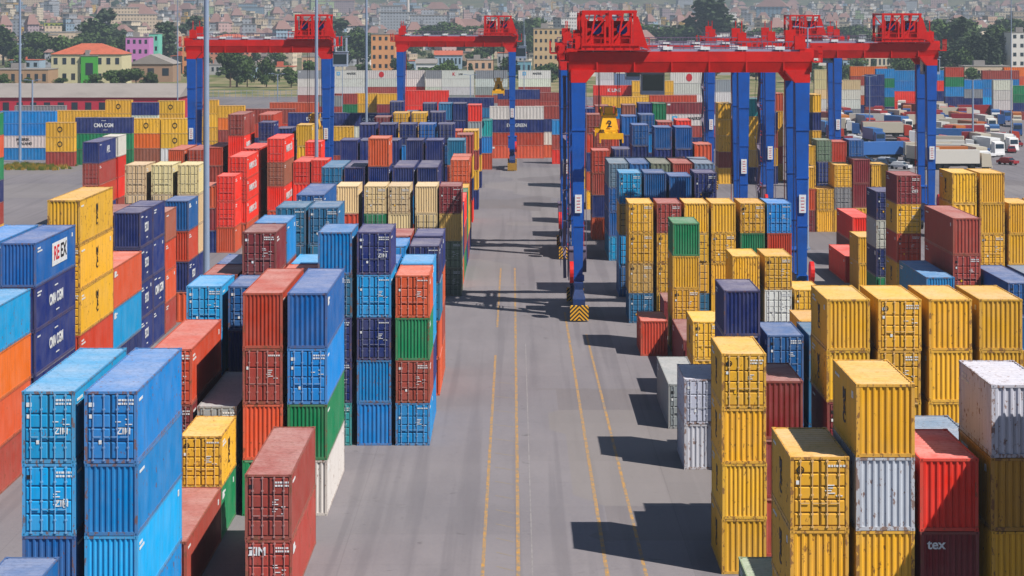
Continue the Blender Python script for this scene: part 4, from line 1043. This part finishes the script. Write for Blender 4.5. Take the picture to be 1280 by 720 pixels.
building(-8, 60, 900, 7.4, 20, (176, 142, 112), 'low tan building at the left edge behind the warehouse', 'flat', 1, 7)
building(262, 312, 1300, 17, 20, (208, 140, 112), 'salmon building with terracotta roof above the left crane beam', 'hip', 3, 9, 3)
building(228, 244, 1140, 20, 12, (226, 150, 96), 'narrow orange house just left of the left crane beam', 'flat', 4, 2)
building(464, 494, 1010, 21.4, 16, (222, 158, 108), 'peach apartment block with pale roof between two masts', 'flat', 5, 4)
building(667, 704, 1040, 24, 18, (206, 176, 136), 'tan seven storey apartment block left of the nearest crane', 'flat', 6, 6)
building(1264, 1300, 1060, 22, 16, (232, 228, 224), 'white apartment block with dark windows at the right edge', 'flat', 5, 4)
building(55, 80, 1900, 22, 14, (186, 196, 78), 'lime green apartment block in the city at left', 'flat', 5, 4, base=4)
building(80, 92, 1960, 21, 14, (208, 186, 76), 'mustard apartment block beside the lime green one', 'flat', 5, 2, base=4)
building(1216, 1232, 2600, 22, 15, (226, 196, 152), 'large cream block standing above the trees at right', 'flat', 6, 3, base=10)
building(628, 664, 1100, 7, 14, (120, 170, 190), 'low pale blue building behind the central crane', 'flat', 1, 6)
building(520, 545, 1010, 8, 14, (222, 222, 226), 'small white hut seen below the central crane beam', 'gable', 1, 3, 2, roofm=M['flat'])
building(1186, 1200, 1000, 8.5, 14, (226, 222, 214), 'small white hut between the dark trees at right', 'gablef', 1, 1, 2, roofm=M['flat'])
building(1206, 1262, 960, 7.5, 14, (214, 190, 166), 'low peach wall building right of the cypresses', 'flat', 1, 8)
building(418, 470, 940, 5, 12, (198, 190, 182), 'long grey railway shed behind the white containers', 'flat', 1, 8)
building(1240, 1262, 1300, 18, 14, (200, 186, 176), 'beige block behind the cypresses at right', 'flat', 5, 3)
rs_ = random.Random(12); shed_n = 0
for px in (275, 318, 352, 392, 412, 498, 560, 600, 640, 712, 745, 790, 850, 905, 950, 1000, 1060, 1100, 1150, 225, 30, 1178):
    d = rs_.uniform(960, 1280); wp = rs_.uniform(22, 44); nm_, rgb = rs_.choice([('white', (226, 222, 216)), ('cream', (214, 200, 176)), ('pale grey', (178, 176, 176)), ('peach', (216, 176, 146)), ('pale blue', (160, 182, 200))]); shed_n += 1
    building(px-wp/2, px+wp/2, d, rs_.uniform(4.5, 9), 16, rgb, '%s low building behind the yard, %s from left among the sheds' % (nm_, ordn(shed_n)), rs_.choice(['flat', 'gable', 'flat']), 1, rs_.randint(4, 7), 2.4, 'low_building', roofm=rs_.choice([M['greyroof'], M['flat'], M['tile']]))
# chimney
b = MB(); b.cyl((0, 0, 0), (0, 0, 48), 2.4, 1.5, n=12); o = link('chimney', b.mesh('chimney', [wallm((226, 214, 206))]), loc=((510-VX)*2500/F_PX, 2500, 6)); tag(o, 'slender white chimney rising over the city left of centre', 'chimney')
# fence along the back of the yard
fr = link('yard_fence', None, loc=(-120, 770, 0)); tag(fr, 'pale mesh fence on posts behind the yard under the left crane', 'fence')
b = MB()
for k in range(60): b.box(k*2-.06, k*2+.06, -.06, .06, 0, 3.2)
for z in (1.0, 2.0, 3.0): b.box(0, 118, -.02, .02, z-.04, z+.04)
link('post_row', b.mesh('fence_posts', [M['steel']]), fr)

# ------------------------------------------------------------------ city on the slope
UN = []
def unit(kind):
    b = MB(); b.box(-.5, .5, -.5, .5, -.3, 1, 0)
    if kind == 'flat':
        b.box(-.52, .52, -.52, .52, 1, 1.04, 1); b.box(-.2, .15, -.1, .25, 1.04, 1.22, 0)
    elif kind == 'par':
        b.box(-.5, .1, -.5, .5, 1, 1.22, 0); b.box(-.53, .53, -.53, .53, 1, 1.03, 1); b.box(-.52, .12, -.52, .52, 1.22, 1.26, 1)
    else:
        q = [(-.56, -.56, 1), (.56, -.56, 1), (.56, .56, 1), (-.56, .56, 1)]; z = 1.38
        b.quad(q[0], q[1], (.2, 0, z), (-.2, 0, z), 2); b.quad(q[2], q[3], (-.2, 0, z), (.2, 0, z), 2); b.tri(q[1], q[2], (.2, 0, z), 2); b.tri(q[3], q[0], (-.2, 0, z), 2); b.quad(*q[::-1], 2)
    return b
M['citytile'] = simple_mat('faded_city_tiles', (148, 116, 110), .9, .5, .1, (120, 100, 92))
for kd in ('flat', 'par', 'hip'): UN.append(unit(kd).mesh('city_house', [M['fac'], M['flat'], M['citytile']]))
CCOL = [('cream', (226, 210, 186), 5), ('white', (230, 226, 222), 5), ('pink', (206, 172, 168), 2), ('peach', (214, 180, 156), 2), ('grey', (170, 174, 182), 6), ('beige', (204, 184, 160), 4), ('mauve', (180, 160, 168), 2), ('ochre', (212, 172, 96), 1), ('pale green', (176, 196, 150), 1), ('pale blue', (160, 184, 204), 1)]
cw = [c[2] for c in CCOL]
rc = random.Random(21)
cityc = []
for k in range(4200):
    q = rc.random(); d = 1250+3000*q**.78; px = rc.uniform(-60, 1340); X = (px-VX)*d/F_PX
    if d < 1700 and rc.random() < .45: continue
    z = hfun(X, d); wd, dp = rc.uniform(7, 14)*rc.choice([1, 1, 1, 1, 1.6]), rc.uniform(9, 15); ht = rc.choice([6, 6, 9, 9, 12, 12, 15, 18, 21]) * (1 if d > 1700 else .75)
    if rc.random() < .01: wd, ht = rc.uniform(26, 44), rc.choice([20, 26, 30])
    cityc.append((d, X, z, wd, dp, ht, rc.choice([0, 0, 1, 1, 2]), rc.choices(range(len(CCOL)), cw)[0], rc.uniform(-.5, .5)))
cityc.sort()
cmass = Mass(); near = cityc[:276]
rows_ = {}
for idx, (d, X, z, wd, dp, ht, kd, ci, rz) in enumerate(near): rows_.setdefault(idx//23, []).append(idx)
for r, ids in rows_.items():
    ids.sort(key=lambda i: near[i][1]/near[i][0])
    for n_, i in enumerate(ids):
        d, X, z, wd, dp, ht, kd, ci, rz = near[i]
        o = link('city_house', UN[kd], loc=(X, d, z), rot=(0, 0, rz)); o.scale = (wd, dp, ht); o.color = (*lin(CCOL[ci][1]), 1)
        tag(o, '%s %s %s, %s from left in the %s street of the city' % ('tall' if ht > 13 else 'low', CCOL[ci][0], 'tiled house' if kd == 2 else 'flat-roofed block', ordn(n_+1), ordn(r+1)), 'house', 'houses of the city behind the port')
for d, X, z, wd, dp, ht, kd, ci, rz in cityc[276:]:
    mx = Matrix.Translation((X, d, z)) @ Matrix.Rotation(rz, 4, 'Z') @ Matrix.Diagonal((wd, dp, ht, 1))
    v = rc.uniform(.8, 1.1); cmass.add(UN[kd], mx, (*[min(1, q*v) for q in lin(CCOL[ci][1])], 1), (0, 1, 2))
cm = cmass.build('distant_city', [M['fac_a'], M['flat'], M['citytile']])
tag(cm, 'dense mass of pale far-off houses covering the slope beyond the port', 'city', kind='stuff')

# ------------------------------------------------------------------ trees
lf = mat('foliage', rough=.8, spec=.2); t = NT(lf); oi = t.n('ShaderNodeObjectInfo'); at = t.n('ShaderNodeAttribute'); at.attribute_name = 'tint'
c = t.mix(1.0, oi.outputs['Color'], at.outputs['Color'], 'MULTIPLY'); t.l(c, t.b.inputs['Base Color']); M['leaf'] = lf
M['bark'] = simple_mat('bark', (96, 78, 62), .9)
def crown_mesh(kind, seed, n=1500):
    r = random.Random(seed); vs = []; fs = []; cols = []
    cl = []
    if kind == 'broad':
        for k in range(16): a = r.uniform(0, 6.28); q = r.uniform(0, .34); cl.append((q*math.cos(a), q*math.sin(a), r.uniform(.32, .86)-.3*q, r.uniform(.11, .2), r.uniform(.75, 1.2)))
    elif kind == 'cypress':
        for k in range(14): z = .08+k*.066; cl.append((r.uniform(-.02, .02), r.uniform(-.02, .02), z, .13*(1-abs(z-.35)*1.05)+.015, r.uniform(.8, 1.15)))
    else:  # tall loose tree
        for k in range(15): z = r.uniform(.22, .95); a = r.uniform(0, 6.28); q = r.uniform(0, .22)*(1.15-z); cl.append((q*math.cos(a), q*math.sin(a), z, r.uniform(.07, .15), r.uniform(.75, 1.2)))
    for i in range(n):
        cx, cy, cz, cr, cb = r.choice(cl)
        while True:
            p = Vector((r.uniform(-1, 1), r.uniform(-1, 1), r.uniform(-1, 1)))
            if .35 < p.length < 1: break
        p = Vector((cx, cy, cz))+p*cr; s_ = r.uniform(.016, .034)
        nrm = Vector((r.gauss(0, 1), r.gauss(0, 1), r.gauss(0, 1)+.4)).normalized(); u = nrm.orthogonal().normalized()*s_; v = nrm.cross(u)
        k = len(vs); vs += [tuple(p-u-v), tuple(p+u-v*.6), tuple(p+u*.7+v), tuple(p-u+v*.8)]; fs.append((k, k+1, k+2, k+3))
        q = cb*r.uniform(.7, 1.25); cols += [(q, q, q*.95, 1)]*4
    me = bpy.data.meshes.new('crown'); me.from_pydata(vs, [], fs); me.materials.append(M['leaf'])
    a = me.attributes.new('tint', 'FLOAT_COLOR', 'POINT'); a.data.foreach_set('color', [x for c_ in cols for x in c_]); return me
CR = {k: [crown_mesh(k, s_+5, 2600 if k == 'broad' else 1500) for s_ in range(3)] for k in ('broad', 'cypress', 'loose')}
def trunk_mesh(kind):
    b = MB(); b.cyl((0, 0, 0), (0, 0, .35), .025, .017, n=7); b.cyl((0, 0, .35), (.03, .02, .75), .017, .006, n=6)
    if kind != 'cypress':
        for a in range(4): g_ = a*1.6; b.cyl((0, 0, .28+.05*a), (.22*math.cos(g_), .22*math.sin(g_), .55+.05*a), .012, .004, n=5)
    return b.mesh('trunk', [M['bark']])
TRK = {k: trunk_mesh(k) for k in CR}
TN = {'broad': 'broadleaf_tree', 'cypress': 'cypress_tree', 'loose': 'eucalyptus_tree'}
TL = []
def tree(px, d, h, kind, shade=1.0, wide=1.0): TL.append((px, d, h, kind, shade, wide))
for a in [(288, 900, 17, 'broad', .7, .95), (333, 900, 13, 'broad', .75, .9), (296, 903, 15, 'loose', .7, 1.3), (309, 905, 13, 'broad', 1, .8), (364, 900, 9, 'broad', 1.1, 1.2), (385, 930, 11, 'broad', 1.2, 1.2), (208, 1250, 26, 'loose', .8, 1.6), (243, 1500, 32, 'loose', .8, 1.4),
          (120, 1450, 30, 'broad', .8, 1.5), (132, 1460, 34, 'loose', .8, 1.5), (105, 1400, 22, 'broad', .8, 1.3), (4, 1350, 26, 'broad', .7, 1.3), (42, 1300, 22, 'broad', .8, 1.2), (75, 1250, 20, 'broad', .9, 1.2), (60, 1300, 18, 'broad', .9, 1.2), (148, 1250, 20, 'broad', .9, 1.2), (25, 1200, 14, 'broad', 1, 1.3),
          (138, 900, 8, 'broad', 1.1, 1.6), (170, 890, 9, 'broad', 1.0, 1.4), (188, 890, 7, 'broad', .9, 1.3), (118, 900, 6, 'broad', 1, 1.6), (150, 895, 8, 'broad', 1, 1.3), (6, 900, 6, 'broad', 1.1, 1.6), (35, 880, 5, 'broad', .8, 1.4), (75, 880, 5, 'broad', .9, 1.6),
          (425, 1500, 28, 'loose', .8, 1.9), (440, 1520, 24, 'broad', .8, 1.3), (447, 1300, 22, 'broad', .8, 1.4), (557, 1700, 26, 'broad', .8, 1.5), (540, 1700, 24, 'broad', .85, 1.6), (585, 1750, 24, 'broad', .8, 1.8), (600, 1700, 24, 'broad', .8, 1.6), (575, 1650, 22, 'broad', .8, 1.4), (638, 1500, 28, 'loose', .75, 1.4), (650, 1450, 26, 'loose', .75, 1.4), (660, 1400, 20, 'broad', .8, 1.2), (672, 1600, 30, 'broad', .8, 1.3),
          (530, 950, 8, 'broad', 1.3, 1.5), (548, 955, 9, 'broad', 1.3, 1.4), (563, 960, 10, 'broad', 1.3, 1.4), (540, 945, 6, 'broad', 1.1, 1.6), (595, 950, 6, 'broad', 1.2, 1.4), (620, 950, 6, 'broad', 1.1, 1.5), (690, 980, 9, 'broad', .9, 1.6), (676, 960, 8, 'broad', .9, 1.4), (708, 980, 9, 'broad', .8, 1.4), (655, 930, 7, 'broad', 1, 1.3),
          (888, 1500, 42, 'loose', .55, 2.0), (900, 1520, 34, 'broad', .6, 1.4), (800, 1600, 26, 'broad', .9, 1.8), (818, 1620, 24, 'broad', .95, 1.8), (835, 1600, 24, 'broad', .9, 1.6), (860, 1560, 26, 'broad', .8, 1.6), (782, 1700, 26, 'broad', .8, 1.5), (975, 1700, 22, 'broad', 1.1, 1.5), (960, 1500, 20, 'broad', .9, 1.5), (1045, 1700, 24, 'broad', .7, 1.8), (1062, 1720, 24, 'broad', .7, 1.6), (1080, 1700, 20, 'broad', .8, 1.5),
          (1184, 1150, 28, 'broad', .7, 1.3), (1198, 1100, 28, 'loose', .75, 1.5), (1212, 1050, 20, 'cypress', .7, 1.4), (1202, 980, 16, 'broad', .75, 1.2), (1228, 1000, 20, 'cypress', .55, 1.3), (1220, 1040, 21, 'cypress', .55, 1.3), (1242, 1000, 21, 'cypress', .55, 1.3), (1234, 1030, 23, 'cypress', .55, 1.2), (1250, 1080, 26, 'broad', .65, 1.3), (1178, 1000, 18, 'loose', .7, 1.4), (1208, 1250, 30, 'broad', .65, 1.3), (1190, 1300, 30, 'broad', .65, 1.4), (1172, 1400, 30, 'broad', .7, 1.4), (1255, 1500, 32, 'broad', .65, 1.4),
          (1188, 930, 7, 'broad', .9, 1.5), (1215, 930, 8, 'broad', 1.0, 1.6), (1233, 925, 7, 'broad', .9, 1.6), (1252, 930, 7, 'broad', 1.1, 1.5), (1272, 930, 7, 'broad', .9, 1.5), (1170, 940, 8, 'broad', .8, 1.4), (1110, 950, 8, 'broad', .7, 1.6), (1130, 950, 9, 'broad', .7, 1.6), (1090, 960, 8, 'broad', .7, 1.6), (1020, 980, 8, 'broad', .8, 1.5), (1050, 970, 8, 'broad', .8, 1.5)]: tree(*a)
for k in range(60):
    d = rc.uniform(930, 1300); tree(rc.uniform(225, 1180), d, rc.uniform(6, 13), rc.choice(['broad', 'broad', 'loose', 'cypress']), rc.uniform(.7, 1.2), rc.uniform(1.1, 1.7))
for k in range(90):
    d = rc.uniform(1300, 2300); tree(rc.uniform(0, 1280), d, rc.uniform(12, 22), rc.choice(['broad', 'broad', 'loose']), rc.uniform(.7, 1.1), rc.uniform(1.1, 1.8))
TL.sort(key=lambda a: a[0])
KW = {'broad': ['round bushy green tree', 'dark spreading tree'], 'cypress': ['narrow dark cypress'], 'loose': ['loose grey-green tree']}
for k, (px, d, h, kind, sh, wide) in enumerate(TL):
    X = (px-VX)*d/F_PX
    root = link(TN[kind], None, loc=(X, d, hfun(X, d)), rot=(0, 0, rc.uniform(0, 6)))
    root.scale = (h*wide, h*wide, h)
    cr = link('crown', rc.choice(CR[kind]), root); g_ = lin((82, 104, 56)) if kind == 'broad' else lin((78, 96, 68)); cr.color = (g_[0]*sh, g_[1]*sh, g_[2]*sh, 1)
    link('trunk', TRK[kind], root)
    tag(root, '%s%s behind the yard, %s tree from the left' % ('tall ' if h > 21 else ('small ' if h < 10 else ''), KW[kind][0 if sh > .85 or len(KW[kind]) == 1 else 1], ordn(k+1)), 'tree', 'trees between the yard and the city')
# far tree clumps
tmass = Mass()
b = bmesh.new(); bmesh.ops.create_icosphere(b, subdivisions=2, radius=1)
rj = random.Random(3)
for v in b.verts: v.co *= rj.uniform(.7, 1.2)
blob = bpy.data.meshes.new('blob'); b.to_mesh(blob); b.free()
for k in range(2000):
    d = rc.uniform(2200, 4300); X = (rc.uniform(-60, 1340)-VX)*d/F_PX; r_ = rc.uniform(2.5, 7)
    g_ = lin((66, 86, 58)); q = rc.uniform(.6, 1.2)
    tmass.add(blob, Matrix.Translation((X, d, hfun(X, d)+r_*.7)) @ Matrix.Rotation(rc.uniform(0, 6), 4, 'Z') @ Matrix.Diagonal((r_*1.2, r_*1.2, r_, 1)), (g_[0]*q, g_[1]*q, g_[2]*q, 1), (0,))
tm = mat('far_foliage', rough=.9, spec=.1); t = NT(tm); at = t.n('ShaderNodeAttribute'); at.attribute_name = 'tint'; t.l(at.outputs['Color'], t.b.inputs['Base Color'])
o = tmass.build('distant_woods', [tm]); tag(o, 'far-off dark tree clumps scattered through the city', 'trees', kind='stuff')

# ------------------------------------------------------------------ trucks and cars in the truck park
def truck_parts(flat=False):
    P_ = []
    b = MB(); b.box(-.95, .95, 2.0, 11.5, .95, 1.15); b.box(-.4, .4, .8, 11.3, .7, .95); P_.append(('chassis', b.mesh('chassis', [M['dark']]), 0))
    b = MB(); b.hexa([(-1.05, 0, .55), (1.05, 0, .55), (1.05, 1.9, .55), (-1.05, 1.9, .55), (-1.05, .18, 2.9), (1.05, .18, 2.9), (1.05, 1.9, 3.1), (-1.05, 1.9, 3.1)]); b.box(-1.08, 1.08, -.12, .1, .35, .75); P_.append(('cab', b.mesh('cab', [M['fac2']]), 1))
    b = MB(); b.hexa([(-.9, .03, 1.7), (.9, .03, 1.7), (.9, .1, 1.7), (-.9, .1, 1.7), (-.9, .11, 2.6), (.9, .11, 2.6), (.9, .16, 2.6), (-.9, .16, 2.6)]); P_.append(('windscreen', b.mesh('windscreen', [M['glass']]), 0))
    for y in (1.0, 3.6, 8.6, 9.9):
        for s_ in (-1, 1): b = MB(); b.cyl((s_*.72, y, .5), (s_*1.02, y, .5), .5, n=14); P_.append(('wheel', b.mesh('wheel', [M['rubber']]), 0))
    if not flat:
        b = MB(); b.box(-1.1, 1.1, 2.3, 11.6, 1.2, 3.7); P_.append(('cargo_box', b.mesh('cargo_box', [M['fac2']]), 2))
    return P_
m = mat('vehicle_paint', rough=.35); t = NT(m); oi = t.n('ShaderNodeObjectInfo'); t.l(oi.outputs['Color'], t.b.inputs['Base Color']); M['fac2'] = m
TP = {False: truck_parts(), True: truck_parts(True)}
TRK_L = [(1058, 163, 0, (230, 230, 230), (200, 120, 40), False), (1165, 190, 0, (232, 232, 234), (220, 220, 216), False), (1041, 172, .2, (40, 90, 160), (60, 120, 180), False), (1078, 188, 1.3, (226, 226, 226), (226, 226, 226), True), (1100, 178, 1.2, (170, 40, 60), (150, 120, 90), True),
         (1118, 160, 1.45, (220, 220, 224), (196, 190, 180), False), (1140, 172, 1.5, (180, 60, 40), (200, 190, 170), False), (1060, 201, -1.3, (230, 230, 230), (60, 110, 180), False), (1132, 196, .5, (60, 90, 140), (214, 210, 204), True), (1180, 165, 1.4, (200, 190, 170), (176, 140, 100), True),
         (1232, 172, .3, (228, 228, 228), (176, 90, 40), False), (1205, 178, .1, (210, 90, 40), (206, 120, 50), False), (1250, 196, .2, (236, 236, 236), (232, 232, 230), False), (1268, 190, .3, (236, 236, 236), (228, 226, 222), False), (1096, 160, 1.4, (70, 130, 180), (180, 130, 70), False), (1245, 160, 1.5, (120, 60, 60), (150, 40, 50), False)]
rt = random.Random(4)
for k in range(420):
    px = rt.choice([rt.uniform(1040, 1155), rt.uniform(1172, 1278), rt.uniform(1172, 1278)]); y = rt.uniform(138, 212)
    TRK_L.append((px, y, rt.choice([1.45, 1.3, .3, -.2, 1.6, .1]), rt.choice([(228, 228, 228), (224, 224, 220), (50, 90, 150), (180, 60, 40), (200, 190, 170)]), rt.choice([(214, 210, 200), (190, 110, 50), (60, 110, 170), (200, 190, 170), (160, 50, 50)]), rt.random() < .35))
TK = []
for a_ in [q for q in TRK_L if not (q[1] > 196 and q[0] < 1130 and q not in TRK_L[:16])]:
    if all(abs(gx(a_[0], a_[1])-gx(b_[0], b_[1])) > 3.6 + 7*abs(math.sin(a_[2])) or abs(gd(a_[1])-gd(b_[1])) > 4 + 9*abs(math.cos(a_[2])) for b_ in TK): TK.append(a_)
TRK_L = TK
def cname(c):
    r, g_, b_ = c
    if min(c) > 190: return 'white'
    if b_ > r+30: return 'blue'
    if r > g_+70: return 'red' if g_ < 75 else 'orange'
    return 'tan'
for k, (px, y, rz, c1, c2, flat) in enumerate(sorted(TRK_L)):
    d = gd(y); X = gx(px, y); root = link('truck', None, loc=(X, d, 0), rot=(0, 0, rz))
    for nm_, me, cs in TP[flat]:
        o = link(nm_, me, root); o.color = (*lin(c1 if cs == 1 else c2), 1)
    tag(root, '%s lorry %s in the truck park, %s lorry from the left' % (cname(c1), 'with empty flatbed' if flat else 'with %s cargo box' % cname(c2), ordn(k+1)), 'truck', 'lorries in the truck park')
def car_parts():
    b = MB(); b.box(-.85, .85, 0, 4.2, .35, .85); b.hexa([(-.8, .9, .85), (.8, .9, .85), (.8, 3.8, .85), (-.8, 3.8, .85), (-.65, 1.5, 1.42), (.65, 1.5, 1.42), (.65, 3.3, 1.42), (-.65, 3.3, 1.42)]); P_ = [('body', b.mesh('car_body', [M['fac2']]), 1)]
    b = MB(); b.hexa([(-.74, .93, .9), (.74, .93, .9), (.74, 1.0, .9), (-.74, 1.0, .9), (-.62, 1.42, 1.36), (.62, 1.42, 1.36), (.62, 1.5, 1.36), (-.62, 1.5, 1.36)]); P_.append(('windscreen', b.mesh('windscreen', [M['glass']]), 0))
    for y in (.8, 3.4):
        for s_ in (-1, 1): b = MB(); b.cyl((s_*.68, y, .33), (s_*.88, y, .33), .33, n=12); P_.append(('wheel', b.mesh('wheel', [M['rubber']]), 0))
    return P_
CP = car_parts()
for k, (px, y, rz, c1) in enumerate(sorted([(1090, 203, 1.2, (40, 42, 50)), (1098, 208, 1.1, (30, 34, 44)), (1108, 200, 1.3, (220, 220, 222)), (1120, 206, 1.0, (200, 204, 210)), (1138, 212, .9, (210, 214, 218)), (1110, 212, .9, (34, 36, 42)), (1188, 203, .4, (46, 60, 84)), (1198, 208, .3, (216, 218, 220)), (1034, 186, .6, (224, 224, 226)), (1075, 178, 1.3, (150, 40, 46)), (1150, 203, .5, (90, 96, 104))] + [(rt.uniform(1170, 1278), rt.uniform(168, 212), rt.uniform(-.4, 1.6), rt.choice([(220, 220, 222), (60, 64, 74), (150, 40, 46), (46, 60, 84), (180, 184, 190)])) for _q in range(26)] + [(rt.uniform(1045, 1150), rt.uniform(176, 210), rt.uniform(-.4, 1.6), rt.choice([(220, 220, 222), (60, 64, 74), (46, 60, 84)])) for _q in range(16)])):
    root = link('car', None, loc=(gx(px, y), gd(y), 0), rot=(0, 0, rz))
    for nm_, me, cs in CP: o = link(nm_, me, root); o.color = (*lin(c1), 1)
    tag(root, '%s car parked near the lorries, %s car from the left' % ('dark' if max(c1) < 110 else cname(c1), ordn(k+1)), 'car', 'cars in the truck park')
# weeds at the foot of the left masts
gm = Mass(); rg = random.Random(8)
tu = bpy.data.meshes.new('tuft'); vs, fs = [], []
for i in range(26):
    a = rg.uniform(0, 6.28); q = rg.uniform(0, .5); x, y = q*math.cos(a), q*math.sin(a); h_ = rg.uniform(.3, 1); k = len(vs)
    vs += [(x-.05, y, 0), (x+.05, y, 0), (x+rg.uniform(-.2, .2), y+rg.uniform(-.2, .2), h_)]; fs.append((k, k+1, k+2))
tu.from_pydata(vs, [], fs)
for k in range(260):
    px, y = rg.gauss(40, 22), rg.uniform(206, 213); s_ = rg.uniform(.5, 1.5)
    g_ = lin(rg.choice([(120, 128, 50), (176, 140, 60), (96, 112, 48)]))
    gm.add(tu, Matrix.Translation((gx(px, y), gd(y), 0)) @ Matrix.Diagonal((s_, s_, s_*.7, 1)), (*g_, 1), (0,))
o = gm.build('weeds', [tm]); tag(o, 'dry weeds along the kerb by the far left masts', 'weeds', kind='stuff')
